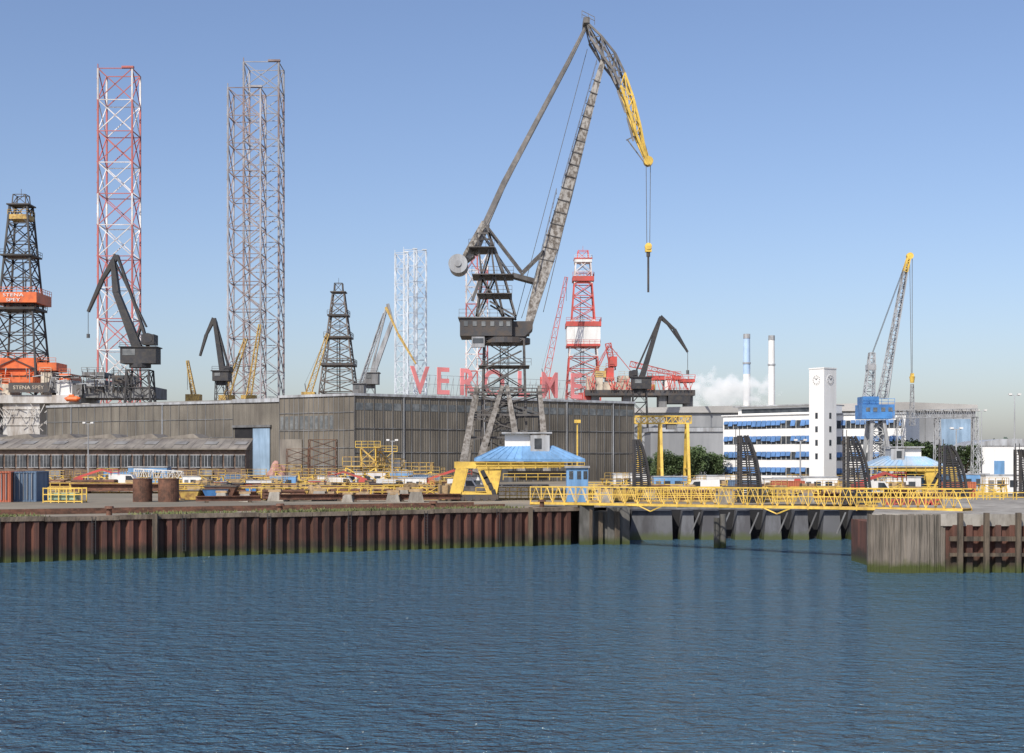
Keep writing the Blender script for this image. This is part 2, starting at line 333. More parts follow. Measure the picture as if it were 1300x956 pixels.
part('coping',hb(-.1,Ln,HT-.4,HT+.6,.1,.4),lgrey,h2)
# roof sign
dBC=(Vector((*C,0))-Vector((*B,0))).normalized(); ang=math.atan2(dBC.y,dBC.x)
sg=thing('roof_sign',(X(628,360),365,HT),'large faded red VEROLME letters standing on the hall roof','sign')
for ch,px in zip('VEROLME',(533,562,593,627,664,698,731)):
    dd=340+(px-523)/(741-523)*31+4
    textpart('letter',ch,9.4,(X(px,dd),dd,HT+.9),ang,pinkred,sg,.1,.13,.9 if ch!='M' else .82)
mb=MB()
for i in range(30):
    dd=344+i*31/29; xx=X(523+218*i/29,dd); mb.beam((xx,dd+.5,HT),(xx,dd+.5,HT+5.5),.08); mb.beam((xx,dd+.5,HT+5),(xx-1,dd+3,HT),.07)
for z in (.7,3.2,5.4): mb.beam((X(519,343.5),344,HT+z),(X(745,375.5),376,HT+z),.08)
part('support_frame',mb,lgrey,sg)
# low brick workshop, long low ribbed roof
ws=thing('brick_workshop',(X(150,300),300,G),'low brown brick workshop with long ribbed grey-brown roof','workshop')
xl=X(-40,292); P1=(xl,292);P2=(X(312,300),300);P3=(X(317,318),318);P4=(xl,312)
mb=MB(); mb.prism([P1,P2,P3,P4],G,12.3); part('wall',mb,brick,ws)
mb=MB(); e0=Vector((P1[0],P1[1]-.8,12.32));e1=Vector((P2[0]+.3,P2[1]-.8,12.32));r0=Vector((P1[0],302,14.4));r1=Vector((P2[0]-.1,309,14.4));k0=Vector((P1[0],312,12.32));k1=Vector((P3[0]+.3,318,12.32)); dn=Vector((0,0,-.3))
mb.add([e0,e1,r1,r0,k1,k0,e0+dn,e1+dn,k1+dn,k0+dn],[(0,1,2,3),(3,2,4,5),(6,7,1,0),(7,8,4,2,1),(9,6,0,3,5),(8,9,5,4)])
rf=part('roof',mb,roofb,ws)
mb=MB()
for i in range(30): t=i/29; mb.beam(e0.lerp(e1,t)+Vector((0,0,.03)),r0.lerp(r1,t)+Vector((0,0,.03)),.12,.06)
mb.beam(r0,r1,.35,.3); part('roof_ribs',mb,roofb,rf)
for i in range(9):
    t=(i+.5)/9; a=e0.lerp(e1,t).lerp(r0.lerp(r1,t),.35)+Vector((0,0,.1)); c=e0.lerp(e1,t+.045).lerp(r0.lerp(r1,t+.045),.35)+Vector((0,0,.1)); sl_=(r0-e0)*.3
    mb=MB(); mb.hexa([a,c,c+sl_,a+sl_],[v+Vector((0,0,.06)) for v in (a,c,c+sl_,a+sl_)]); part('skylight',mb,roofg,rf)
for i in range(24):
    t=(i+.5)/24; xx=P1[0]+(P2[0]-P1[0])*t; yy=292+8*t
    mb=MB(); mb.box(xx-.95,xx+.95,yy-.14,yy+.1,8.4,10.8); part('window',mb,glassd,ws)
    mb=MB(); mb.box(xx-1.05,xx+1.05,yy-.18,yy+.1,10.82,10.95); mb.box(xx-1.05,xx+1.05,yy-.22,yy+.1,8.25,8.38)
    for o in(-.32,.32): mb.box(xx+o-.04,xx+o+.04,yy-.19,yy-.145,8.4,10.8)
    part('window_frame',mb,lgrey,ws)
for t in (.3,.62,.85):
    xx=P1[0]+(P2[0]-P1[0])*t; yy=292+8*t; mb=MB(); mb.box(xx-1.6,xx+1.6,yy-.22,yy+.1,G,7.7); part('door',mb,grey,ws)
ws2=thing('rear_workshop',(X(180,345),345,G),'grey workshop with shallow repeated roofs behind brick building','workshop')
mb=MB(); mb.prism([(X(-60,345),345),(X(255,345),345),(X(262,358),358),(X(-60,345),358)],G,15.1); part('wall',mb,cladl,ws2)
for i in range(6):
    x0=X(-60,345)+i*10.05; mb=MB(); mb.add([(x0,344.5,15.15),(x0+9.9,344.5,15.15),(x0+8.4,344.5,16.2),(x0,358,15.15),(x0+9.9,358,15.15),(x0+8.4,358,16.2)],[(0,1,2),(3,5,4),(0,2,5,3),(1,4,5,2)]); part('roof',mb,roofb,ws2)
# ------------------------------------------------------------------ lattice structures
def leg(name,px0,px1,vtop,d,nb,mats,cols,label,cat,group=None,rc=.8,rb=.35,dp=None,xb=True):
    w=(px1-px0)*d/F; xc=X((px0+px1)/2,d); zt=Z(vtop,d)
    t=thing(name,(xc,d,G),label,cat,group); mb=MB()
    mb.girder((xc,d,G),(xc,d,zt),w,w,dp or w*.9,dp or w*.9,nb,rc,rb,xb,cols); part('lattice_frame',mb,mats,t)
    mb=MB()
    for i in range(nb*3):
        z=G+(zt-G)*i/nb/3
        mb.beam((xc-w/2-rc*.9,d-w*.45,z),(xc-w/2-rc*.4,d-w*.45,z+.5),rb*.6)
    mb.beam((xc-w/2,d-w*.45,zt),(xc-w/2,d-w*.45,zt+1.6),.3); mb.beam((xc+w*.2,d-w*.45,zt+.4),(xc+w/2+.6,d-w*.45,zt+.4),.7,1.4)
    part('rack_and_cap',mb,mats,t); return t
leg('jack_up_leg',130,173,92,520,13,[rpaint,wpaint],lambda i,k:(1 if i%4==0 else 0) if k==0 else (1 if i%2 else 0),'tall red and white lattice leg of a jack-up rig','rig leg','lattice legs of jack-up rigs',.6,.3)
leg('jack_up_leg',313,357,84,540,16,[rleg,gleg],lambda i,k:1 if i%3==0 or k else 0,'tall grey lattice leg of a jack-up rig','rig leg','lattice legs of jack-up rigs',.65,.28)
leg('jack_up_leg',293,334,116,510,14,[gleg,rleg],lambda i,k:k,'tall rusty grey lattice leg of a jack-up rig','rig leg','lattice legs of jack-up rigs',.58,.27)
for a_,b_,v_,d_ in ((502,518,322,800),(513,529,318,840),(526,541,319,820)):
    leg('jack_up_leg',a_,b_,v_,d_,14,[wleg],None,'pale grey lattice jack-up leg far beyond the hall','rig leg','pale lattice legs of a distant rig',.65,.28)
leg('jack_up_leg',592,606,322,650,13,[rpaint,wpaint],lambda i,k:(i//2)%2,'red and white banded lattice jack-up leg','rig leg','banded lattice legs',.55,.28)
leg('jack_up_leg',606,619,322,670,13,[rpaint,wpaint],lambda i,k:(i//2+1)%2,'red and white banded lattice jack-up leg','rig leg','banded lattice legs',.55,.28)
def derrick(name,pxc,d,vtop,vbot,wt,wb,nb,mats,label,bands=[],rc=.6,rb=.35,crown=None,cols=None):
    k=d/F; xc=X(pxc,d); zt=Z(vtop,d); zb=Z(vbot,d)
    t=thing(name,(xc,d,G),label,'derrick'); mb=MB()
    mb.girder((xc,d,zb),(xc,d,zt),wb*k,wt*k,wb*k,wt*k,nb,rc,rb,True,cols); part('lattice_tower',mb,mats,t)
    mb=MB(); mb.girder((xc,d,G),(xc,d,zb-.1),wb*k,wb*k,wb*k,wb*k,4,rc*1.2,rb,True); part('substructure',mb,mats[0],t)
    for v0,v1,w,m in bands:
        mb=MB(); h=w*k/2; mb.box(xc-h,xc+h,d-h,d+h,Z(v1,d),Z(v0,d)); mb.rail([(xc-h,d-h,Z(v0,d)),(xc+h,d-h,Z(v0,d)),(xc+h,d+h,Z(v0,d))],1.5,2,.12); part('platform_band',mb,m,t)
    mb=MB(); h=wt*k/2; mb.box(xc-h-.8,xc+h+.8,d-h-.8,d+h+.8,zt,zt+.4); mb.girder((xc,d,zt),(xc,d,zt+3.5),wt*k*.8,wt*k*.7,wt*k*.8,wt*k*.7,1,.3,.2); mb.beam((xc,d,zt+3),(xc,d,zt+5.5),.12)
    part('crown_block',mb,crown or dark,t)
    for i in range(5):
        mb=MB(); xx=xc+random.uniform(-.3,.3)*wt*k; mb.beam((xx,d,zb),(xx+random.uniform(-.2,.2),d,zb+(zt-zb)*random.uniform(.45,.8)),.2); part('drill_pipe',mb,dark,t)
    return t
dk=derrick('drilling_derrick',27,450,262,470,22,54,9,[black],'black lattice drilling derrick with orange STENA SPEY platform band',[(374,387,58,orange),(456,478,50,orange),(274,280,26,yellowd),(392,395,50,black),(325,327,40,black)],.55,.3)
textpart('lettering','STENA',1.45,(X(27,450),450-58*.25/2-.15,Z(379.6,450)),0,white,dk,.04,.0,1.5)
textpart('lettering','SPEY',1.45,(X(27,450),450-58*.25/2-.15,Z(385.8,450)),0,white,dk,.04,.0,1.5)
derrick('drilling_derrick',430,520,372,498,14,44,9,[M('brown_derrick',(.17,.145,.125),(.1,.08,.07),.4)],'brown-grey tapered lattice drilling derrick',[(400,402,26,dark),(428,430,34,dark),(462,465,42,dark)],.42,.25)
derrick('drilling_derrick',740,560,330,500,18,42,11,[red,wpaint],'red lattice drilling derrick with white and red housing',[(352,358,27,red),(416,438,42,white),(438,441,42,red),(410,416,44,red),(330,334,22,white)],.5,.28,red,lambda i,k:0 if (i//3)%2==0 else 1)
# ------------------------------------------------------------------ cranes
def bar(mb,p,q,d,w,ty,w2=None,ty2=None):
    mb.beam(W(*p,d),W(*q,d),w*d/F,ty,(w2 or w)*d/F,ty2 or ty)
def pair(mb,p,q,d,w,sep,t=None):
    for s in(-1,1): mb.beam(W(*p,d,s*sep),W(*q,d,s*sep),w*d/F,t or w*d/F)
D=228;K=D/F
mc=thing('harbour_crane',(X(640,D),D,G),'giant weathered grey level-luffing shipyard crane with yellow jib tip','crane')
for (p,q) in (((606,492),(588,600)),((684,492),(693,600)),((638,492),(606,600)),((644,492),(662,600))):
    for s in(-5,5): mb=MB(); mb.beam(W(*p,D,s*.9),W(*q,D,s*1.5),.6,.6,1.25,1.25); part('portal_leg',mb,legm,mc,'weathered grey tapered portal leg')
for y0,y1 in ((-9,-5),(5,9)): mb=MB(); mb.box(X(580,D),X(698,D),D+y0,D+y1,G,G+1.5); part('bogie_beam',mb,cdark,mc)
for s in(-5,5):
    mb=MB()
    for y in (500,528,556): mb.beam(W(595,y,D,s),W(689,y,D,s),.3)
    mb.beam(W(598,500,D,s),W(690,528,D,s),.2);mb.beam(W(690,500,D,s),W(594,528,D,s),.2);mb.beam(W(594,528,D,s),W(690,556,D,s),.2)
    mb.rail([W(592,500,D,s-1),W(692,500,D,s-1)],1.1,2,.06)
    part('portal_bracing',mb,cdark,mc)
mb=MB(); mb.girder(W(640,586,D),W(640,432,D),58*K,50*K,7.5,6.5,5,.34,.16,True)
mb.girder(W(640,586,D),W(640,432,D),10*K,10*K,1.5,1.5,14,.16,.07,False)
for v in (466,): mb.box(X(608,D),X(672,D),D-4,D+4,Z(v,D)-.06,Z(v,D)+.05); mb.rail([W(606,v,D,-4),W(674,v,D,-4)],1.1,1.6,.06)
for i in range(3): mb.beam(W(616,470+22*i,D,-4.4),W(662,448+22*i,D,-4.4),.25,.1)
part('tower',mb,cdark,mc)
mb=MB(); mb.box(X(585,D),X(650,D),D-4.0,D+4.0,Z(429,D),Z(407,D)); mb.plate([(X(650,D),Z(429,D)),(X(666,D),Z(429,D)),(X(676,D),Z(419,D)),(X(676,D),Z(410,D)),(X(650,D),Z(410,D))],D-3.0,D+3.0)
mb.cyl(W(640,437,D),W(640,430,D),4.2,n=20)
mh=part('machine_house',mb,dark,mc)
for px in (590,601,612,623,634,643):
    mb=MB(); mb.box(X(px,D),X(px+5,D),D-4.08,D-3.9,Z(417,D),Z(411,D)); part('window',mb,glass,mh)
mb=MB(); mb.box(X(585,D)-.3,X(650,D)+.3,D-4.3,D+4.3,Z(407,D)+.003,Z(405.5,D)); mb.rail([W(584,405.5,D,-4.2),W(651,405.5,D,-4.2)],1.2,1.2,.06)
part('roof_deck',mb,grey,mc)
mb=MB(); mb.box(X(600,D),X(616,D),D-5.4,D-4.3,Z(444,D),Z(431,D)); cab=part('driver_cab',mb,lgrey,mc); mb=MB(); mb.box(X(601.5,D),X(614.5,D),D-5.46,D-5.3,Z(439,D),Z(433,D)); part('window',mb,glassd,cab)
mb=MB()
for s in(-3,3):
    for p,q in (((605,404),(612,352)),((640,404),(628,352)),((655,404),(640,352)),((612,352),(606,300)),((628,352),(622,300)),((605,404),(628,352)),((640,404),(612,352)),((640,352),(616,285)),((606,300),(622,300)),((612,352),(622,318)),((622,385),(655,404))):
        mb.beam(W(*p,D,s),W(*q,D,s),.27)
for v,x0,x1 in ((352,600,652),(318,596,628),(376,606,650)): mb.box(X(x0,D),X(x1,D),D-4,D+4,Z(v,D)-.07,Z(v,D)+.07); mb.rail([W(x0,v,D,-4),W(x1,v,D,-4)],1.2,1.2,.06)
mb.beam(W(600,385,D,-3),W(612,352,D,-3),.45,.15);mb.beam(W(628,318,D,-3),W(640,352,D,-3),.45,.15)
part('a_frame',mb,cdark,mc)
mb=MB(); bar(mb,(584,334),(600,322),D,9,3.0,10); bar(mb,(600,322),(618,284),D,12,2.2,8); pair(mb,(590,326),(614,284),D,4,2.2); part('counterweight_lever',mb,jibm,mc)
mb=MB(); mb.cyl(W(582,337,D,-2.4),W(582,337,D,2.4),12*K,n=32); mb.cyl(W(582,337,D,-2.6),W(582,337,D,2.6),4*K,n=16); part('counterweight',mb,lgrey,mc)
mb=MB(); bar(mb,(614,290),(640,232),D,8,1.6,6.5); bar(mb,(640,232),(722,78),D,6.5,1.3,5); bar(mb,(722,78),(744,34),D,5,1.2,3.6)
part('tie_beam',mb,tiem,mc)
mb=MB(); pair(mb,(617,287),(663,347),D,2.4,1.6); pair(mb,(663,347),(690,320),D,3,1.6); mb.beam(W(650,350,D),W(680,358,D),.7,3); pair(mb,(614,300),(650,352),D,1.6,1.6)
part('luffing_rods',mb,cdark,mc)
mb=MB()
bar(mb,(668,425),(678,385),D,8,4.2,13,3.6); bar(mb,(678,385),(700,312),D,13,3.4,19,3.0); bar(mb,(700,312),(718,250),D,19,3.0,16,2.6); bar(mb,(718,250),(745,150),D,16,2.6,11,2.2); bar(mb,(745,150),(766,76),D,11,2.2,6,1.8)
jb=part('jib',mb,jibm,mc)
mb=MB()
mb.rail([W(676,372,D,-2.4),W(706,250,D,-2.0)],1,2,.07); mb.rail([W(713,240,D,-1.7),W(757,85,D,-1.3)],.8,2,.06)
for s in (-1.5,1.5): mb.beam(W(690,395,D,s),W(766,80,D,s),.1)
for i in range(16):
    t=i/15; a=Vector((694,332)).lerp(Vector((757,105)),t); hw=(9.5-4.5*t); mb.beam(W(a.x-hw,a.y-2,D,-(1.6-.5*t)),W(a.x+hw,a.y+2,D,-(1.6-.5*t)),.12,.1)
part('jib_walkway',mb,cdark,jb)
top=[(744,32),(762,50),(780,72),(792,96),(803,126),(812,160),(820,198)]
bot=[(749,52),(766,78),(777,92),(787,112),(797,140),(807,172),(823,210)]
mb=MB(); mb2=MB(); sep=[1.6,2.0,1.9,1.7,1.4,1.1,.6]
for i in range(6):
    m=mb if i<3 else mb2; w=.32
    for s in(-1,1):
        m.beam(W(*top[i],D,s*sep[i]),W(*top[i+1],D,s*sep[i+1]),w); m.beam(W(*bot[i],D,s*sep[i]),W(*bot[i+1],D,s*sep[i+1]),w*1.2)
        m.beam(W(*top[i],D,s*sep[i]),W(*bot[i+1],D,s*sep[i+1]),.17); m.beam(W(*bot[i],D,s*sep[i]),W(*top[i],D,s*sep[i]),.18); m.beam(W(*bot[i],D,s*sep[i]),W(*top[i+1],D,s*sep[i+1]),.14)
    for P in(top,bot): m.beam(W(*P[i],D,-sep[i]),W(*P[i],D,sep[i]),.2); m.beam(W(*P[i],D,-sep[i]),W(*P[i+1],D,sep[i+1]),.14)
bar(mb,(740,30),(748,30),D,7,4); mb.rail([W(738,28,D,-2),W(754,36,D,-2)],1.2,1,.08)
for a_,b_ in zip([(770,84),(783,118),(795,152)],[(781,110),(793,146),(803,182)]): mb.beam(W(*a_,D,-1.6),W(*b_,D,-1.6),.3,.12)
mb.beam(W(797,178,D),W(822,212,D),.16); mb.beam(W(795,178,D),W(812,170,D),.16)
fj=part('fly_jib',mb,[tiem],mc)
bar(mb2,(812,166),(823,206),D,3,1.0,5); mb2.cyl(W(823,205,D,-.7),W(823,205,D,.7),.75,n=14)
part('fly_jib_tip',mb2,yellow,fj,'yellow painted tip of the fly jib')
for a,b_,c,e,r_ in (((744,36),-1,(617,288),-1.4,.06),((746,60),1,(655,404),1,.05),((765,80),0,(662,404),0,.05),((820,208),-.35,(821,313),-.2,.055),((826,208),.35,(825,313),.2,.055)):
    mb=MB(); mb.cyl(W(*a,D,b_),W(*c,D,e),r_,n=5); part('wire_rope',mb,rope,mc)
mb=MB(); mb.box(X(819,D),X(827,D),D-.4,D+.4,Z(320,D),Z(312,D)); mb.cyl(W(823,313,D,-.5),W(823,313,D,.5),.55,n=14); part('hook_block',mb,yellow,mc)
mb=MB(); mb.cyl(W(823,320,D),W(823,371,D),.17,n=8); mb.cyl(W(823,320,D),W(823,326,D),.3,n=8); part('lifting_bar',mb,dark,mc)
def crane(d,bx,vb,house,jib,fly,tie,cw,mat,label,hook=None,jm=None,tw=26,lat=True,group='dark level-luffing dock cranes',fm=None):
    k=d/F; t=thing('dock_crane',(X(bx,d),d,G),label,'crane',group); jm=jm or mat
    mb=MB(); mb.girder((X(bx,d),d,G),W(bx,vb,d),tw*1.3*k,tw*.8*k,tw*k,tw*.7*k,6,tw*.06*k,tw*.03*k,True); part('tower',mb,mat,t)
    mb=MB(); x0,x1,v0,v1=house; mb.box(X(x0,d),X(x1,d),d-3,d+3,Z(v1,d),Z(v0,d)); mb.box(X(x0,d)-.4,X(x1,d)+.4,d-3.4,d+3.4,Z(v0,d),Z(v0,d)+.3); mb.cyl(W(bx,v1+5,d),W(bx,v1,d),tw*.4*k,n=16); mb.rail([W(x0,v0-1,d,-3.3),W(x1,v0-1,d,-3.3)],1.2,1.6,.1)
    mh=part('machine_house',mb,mat,t)
    mb=MB(); mb.box(X(x0+3,d),X(x0+3+(x1-x0)*.35,d),d-3.1,d-2.9,Z((v0+v1)/2,d),Z(v0+2,d)); part('window',mb,glass,mh)
    mb=MB()
    for p,q,w in jib:
        if lat: mb.girder(W(*p,d),W(*q,d),w*k,w*k*.7,2.2,1.5,8,w*.2*k,w*.1*k)
        else: bar(mb,p,q,d,w,2.5,w*.6)
    part('jib',mb,jm,t)
    if fly:
        mb=MB()
        for p,q,w in fly: bar(mb,p,q,d,w,1.5,w*.55)
        part('fly_jib',mb,fm or jm,t)
    for p,q,w in tie: mb=MB(); pair(mb,p,q,d,w*.8,.5); part('tie_rod',mb,jm,t)
    if cw:
        mb=MB(); x,y,r=cw; mb.box(X(x-r,d),X(x+r,d),d-2.5,d+2.5,Z(y+r,d),Z(y-r*.6,d)); mb.cyl(W(x,y,d,-2.6),W(x,y,d,2.6),r*.8*k,n=16); part('counterweight',mb,mat,t)
    if hook:
        mb=MB(); (x,y0,y1)=hook; mb.cyl(W(x,y0,d),W(x,y1,d),.1,n=5); mb.cyl(W(x,y1,d),W(x,y1+5,d),.5,n=8); part('hook_rope',mb,rope,t)
    return t
crane(420,178,470,(156,201,442,462),[((176,445),(148,372),12),((148,372),(144,330),8)],[((149,324),(130,355),7),((130,355),(112,396),5)],[((149,324),(180,412),3.5),((180,412),(188,440),4),((180,412),(168,445),3),((186,415),(146,332),2)],(190,430,8),black,'black luffing dock crane with drooping beak jib',(112,396,424),tw=34,lat=False)
crane(430,281,478,(272,292,472,484),[((283,472),(273,408),7)],[((272,404),(262,425),5),((262,425),(254,452),3.5)],[((273,404),(289,462),2.5),((289,462),(289,474),3)],(290,468,4),black,'small black luffing dock crane beyond the hall roof',None,tw=16,lat=False)
crane(470,812,492,(802,826,480,494),[((814,482),(838,404),7)],[((838,402),(856,418),5),((856,418),(873,447),4)],[((838,402),(808,470),2.5),((808,470),(806,482),3.5),((840,402),(872,446),1.5)],(804,474,5),black,'black luffing dock crane with bent jib reaching down',(873,447,470),tw=20,lat=False)
crane(500,470,480,(463,481,474,488),[((472,478),(498,408),7)],[((492,386),(500,412),4)],[((470,476),(492,388),2.5)],None,grey,'grey luffing dock crane with pale jib',None,jm=lgrey,tw=14,lat=False,group='grey dock cranes')
crane(480,455,492,(449,463,488,500),[((457,490),(488,398),4)],[((490,390),(506,425),3.5),((506,425),(528,462),3.5)],[((457,488),(490,390),1.5)],None,grey,'slim grey crane with yellow drooping jib',None,jm=lgrey,tw=12,lat=True,group='grey dock cranes',fm=yellowd)
def ycrane(d,p0,p1,w,label,mat=yellowd):
    t=thing('mobile_crane',(X(p0[0],d),d,G),label,'crane','small lattice boom cranes'); k=d/F
    mb=MB(); mb.girder(W(*p0,d),W(*p1,d),w*k,w*.5*k,1.6,.9,10,.22,.12); part('boom',mb,mat,t)
    mb=MB(); xb=X(p0[0],d); mb.box(xb-2.2,xb+2.2,d-2,d+2,Z(p0[1],d)-2.5,Z(p0[1],d)+.3); mb.girder((xb,d,G),(xb,d,Z(p0[1],d)-2.5),3,2.6,3,2.6,5,.4,.2); part('cab_and_pedestal',mb,mat,t)
    q=W(*p1,d); mb=MB(); mb.cyl(q,q-Vector((0,0,9)),.08,n=5); part('hoist_rope',mb,rope,t); mb=MB(); mb.beam(W(p0[0]-5,p0[1]-12,d),q,.08); mb.beam(W(p0[0]-5,p0[1]-12,d),W(p0[0]-3,p0[1],d),.3); part('pendant_line',mb,rope,t)
ycrane(440,(246,502),(238,458),5,'small yellow lattice boom crane')
ycrane(440,(288,503),(312,430),7,'yellow lattice boom crane leaning past the rig leg')
ycrane(450,(316,503),(330,412),6,'yellow lattice boom crane leaning past the rig leg')
ycrane(470,(392,499),(416,424),7,'yellow lattice boom crane beside the brown derrick')
ycrane(540,(693,480),(719,352),8,'red lattice boom crane beside the red derrick',red)
ycrane(520,(742,500),(772,440),4,'thin red lattice boom crane on the rig',red)
# ------------------------------------------------------------------ rigs
def rigbox(mb,u0,u1,v0,v1,d,y0,y1): mb.box(X(u0,d),X(u1,d),d+y0,d+y1,Z(v1,d),Z(v0,d))
rg=thing('drilling_rig',(X(60,440),440,G),'white and orange drilling rig platform crowded with modules','drilling rig')
d=440
mb=MB(); rigbox(mb,-40,110,503,513,d,-8,14); part('main_deck',mb,[hullw],rg)
mb=MB(); rigbox(mb,110,200,492,506,d,-5,12); part('aft_deck',mb,[grey],rg)
for u0,u1 in ((-40,-4),(14,60),(92,122)):
    mb=MB(); rigbox(mb,u0,u1,513,590,d,-7,6)
    for v in (520,530,540): rigbox(mb,u0-.3,u1+.3,v,v+.8,d,-7.3,-7.01)
    part('hull_column',mb,hullw,rg)
mods=[(-30,12,482,503,hullw,'accommodation_module'),(12,22,488,503,cream,'accommodation_module'),(60,74,474,503,cream,'machinery_module'),(80,100,484,503,white,'machinery_module'),(112,140,474,480,grey,'upper_deck'),(56,80,462,472,orange,'machinery_module'),(-10,52,480,487,orange,'machinery_module'),(118,140,484,492,lgrey,'machinery_module'),(150,172,478,490,dark,'machinery_module'),(84,98,476,484,orange,'machinery_module'),(74,80,480,500,grey,'machinery_module'),(100,112,488,503,grey,'machinery_module'),(-8,6,470,480,orange,'machinery_module')]
for (u0,u1,v0,v1,m,nm) in mods:
    mb=MB(); rigbox(mb,u0,u1,v0,v1,d,-6-random.random(),4); mb.rail([W(u0,v0,d,-6.9),W(u1,v0,d,-6.9)],1.4,2,.12); mm=part(nm,mb,m,rg)
    if u1-u0>20 and v1-v0>10:
        for i in range(int((u1-u0)/5)):
            for j in range(2):
                mb=MB(); rigbox(mb,u0+2+i*5,u0+4.2+i*5,v0+3+j*8,v0+5.5+j*8,d,-7.1,-5); part('window',mb,glassd,mm)
for mt,nn_,us in ((dark,60,(50,198)),(lgrey,40,(-30,190)),(orange,18,(-30,60)),(hullw,45,(-30,130))):
    mb=MB()
    for i in range(nn_):
        u0=random.uniform(*us); v0=random.uniform(468,498)
        if mt is hullw: v0=random.uniform(514,540); mb.beam(W(u0,v0,d,-8.2),W(u0+random.uniform(-12,12),v0+random.uniform(3,14),d,-8.2),.2)
        elif random.random()<.6: mb.beam(W(u0,500,d,-8+random.random()*4),W(u0+random.uniform(-3,3),v0,d,-8+random.random()*4),.22)
        else: mb.beam(W(u0,max(v0,480),d,-8.2),W(u0+random.uniform(3,20),max(v0,480)+random.uniform(-3,3),d,-8.2),.26)
    part('pipework',mb,[mt],rg)
for px in (104,):
    mb=MB(); p=W(px,508,d,-9.5)
    mb.cyl(p-Vector((1.5,0,0)),p+Vector((1.5,0,0)),.8,n=12); mb.cyl(p+Vector((1.5,0,0)),p+Vector((2.4,0,.2)),.8,.2,n=12); mb.cyl(p-Vector((1.5,0,0)),p-Vector((2.4,0,-.2)),.8,.2,n=12); mb.box(p.x-1,p.x+.5,p.y-.5,p.y+.5,p.z+.7,p.z+1.3); part('lifeboat',mb,orange,rg)
mb=MB(); rigbox(mb,24,74,488,500,d,-9.2,-9.0); nb_=part('name_board',mb,dark,rg); textpart('lettering','STENA SPEY',1.6,(X(49,d),d-9.25,Z(496,d)),0,cream,nb_,.03,.0,1.1)
rg2=thing('drilling_rig',(X(800,520),520,G),'rig deck with red, cream and dark modules behind hall','drilling rig')
d=520
mb=MB(); rigbox(mb,742,880,496,503,d,-6,10); part('main_deck',mb,dark,rg2)
for x_ in (750,790,835,868): mb=MB(); rigbox(mb,x_,x_+10,503,596,d,-4,4); part('hull_column',mb,grey,rg2)
cy_=M('crane_yellow',(.6,.42,.14),(.4,.27,.1))
for (u0,u1,v0,v1,m) in ((744,764,480,496,cream),(764,800,486,496,cream),(773,782,454,466,red),(820,862,478,483,red),(842,850,484,499,white),(846,874,499,513,black),(800,830,489,496,yellowd),(768,778,468,484,red),(862,880,482,486,red),(755,768,472,480,cy_),(784,798,478,486,cream),(808,820,484,489,grey)):
    mb=MB(); rigbox(mb,u0,u1,v0,v1,d,-5-random.random(),3); mb.rail([W(u0,v0,d,-6),W(u1,v0,d,-6)],1.5,2,.12); part('deck_module',mb,m,rg2)
mb=MB()
for i in range(60):
    u0=random.uniform(744,882); v0=random.uniform(474,492); mb.beam(W(u0,496,d,-7),W(u0+random.uniform(-8,8),v0,d,-7),.2)
part('red_pipework',mb,red,rg2)
mb=MB(); mb.girder(W(800,462,d),W(862,476,d),2,1.2,2,1.2,9,.2,.12); part('red_boom',mb,red,rg2)
mb=MB(); mb.girder(W(772,436,d),W(778,470,d),2,2,2,2,6,.25,.14); mb.beam(W(772,436,d),W(800,470,d),.25); part('red_mast',mb,red,rg2)
# ------------------------------------------------------------------ right side
def chimney(px,w,vt,d,label,m2):
    t=thing('chimney',(X(px,d),d,G),label,'chimney','slim power station chimneys'); x=X(px,d); r=w*d/F/2
    mb=MB(); mb.cyl((x,d,G),(x,d,Z(vt+45,d)),r*1.08,r*1.0,24); part('lower_shaft',mb,whiteb,t)
    mb=MB(); mb.cyl((x,d,Z(vt+45,d)+.01),(x,d,Z(vt,d)),r*.99,r*.92,24); part('upper_shaft',mb,m2,t)
    mb=MB(); mb.cyl((x,d,Z(vt,d)),(x,d,Z(vt-6,d)),r*.98,r*.98,24); part('steel_crown',mb,lgrey,t)
    mb=MB(); mb.cyl((x,d,Z(vt+30,d)),(x,d,Z(vt+32,d)),r*1.15,r*1.15,24); part('gallery',mb,lgrey,t)
chimney(948,9,430,1200,'tall slim white chimney with blue-tinted upper shaft',chimb); chimney(979.5,8.5,432,1180,'tall slim white chimney on the skyline',whiteb)
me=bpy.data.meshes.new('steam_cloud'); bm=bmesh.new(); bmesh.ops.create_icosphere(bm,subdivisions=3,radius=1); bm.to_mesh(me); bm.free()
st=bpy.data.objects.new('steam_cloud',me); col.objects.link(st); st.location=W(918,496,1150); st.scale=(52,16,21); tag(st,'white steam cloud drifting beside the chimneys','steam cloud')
sm=bpy.data.materials.new('steam'); sm.use_nodes=True; N=sm.node_tree.nodes;L=sm.node_tree.links; N.remove(N['Principled BSDF'])
vsn=N.new('ShaderNodeVolumePrincipled'); vsn.inputs['Color'].default_value=(.98,.98,.98,1); vsn.inputs['Anisotropy'].default_value=0
tc=N.new('ShaderNodeTexCoord'); ln=N.new('ShaderNodeVectorMath'); ln.operation='LENGTH'; L.new(tc.outputs['Object'],ln.inputs[0])
mpp=N.new('ShaderNodeMapping'); mpp.inputs['Scale'].default_value=(3.6,1.4,1.7); L.new(tc.outputs['Object'],mpp.inputs['Vector'])
no=N.new('ShaderNodeTexNoise'); no.inputs['Scale'].default_value=1.3; no.inputs['Detail'].default_value=5; L.new(mpp.outputs[0],no.inputs['Vector'])
m1=N.new('ShaderNodeMath'); m1.operation='MULTIPLY_ADD'; m1.inputs[1].default_value=2.8; m1.inputs[2].default_value=-.74; L.new(no.outputs[0],m1.inputs[0])
m2=N.new('ShaderNodeMath'); m2.operation='SUBTRACT'; L.new(m1.outputs[0],m2.inputs[0]); L.new(ln.outputs['Value'],m2.inputs[1])
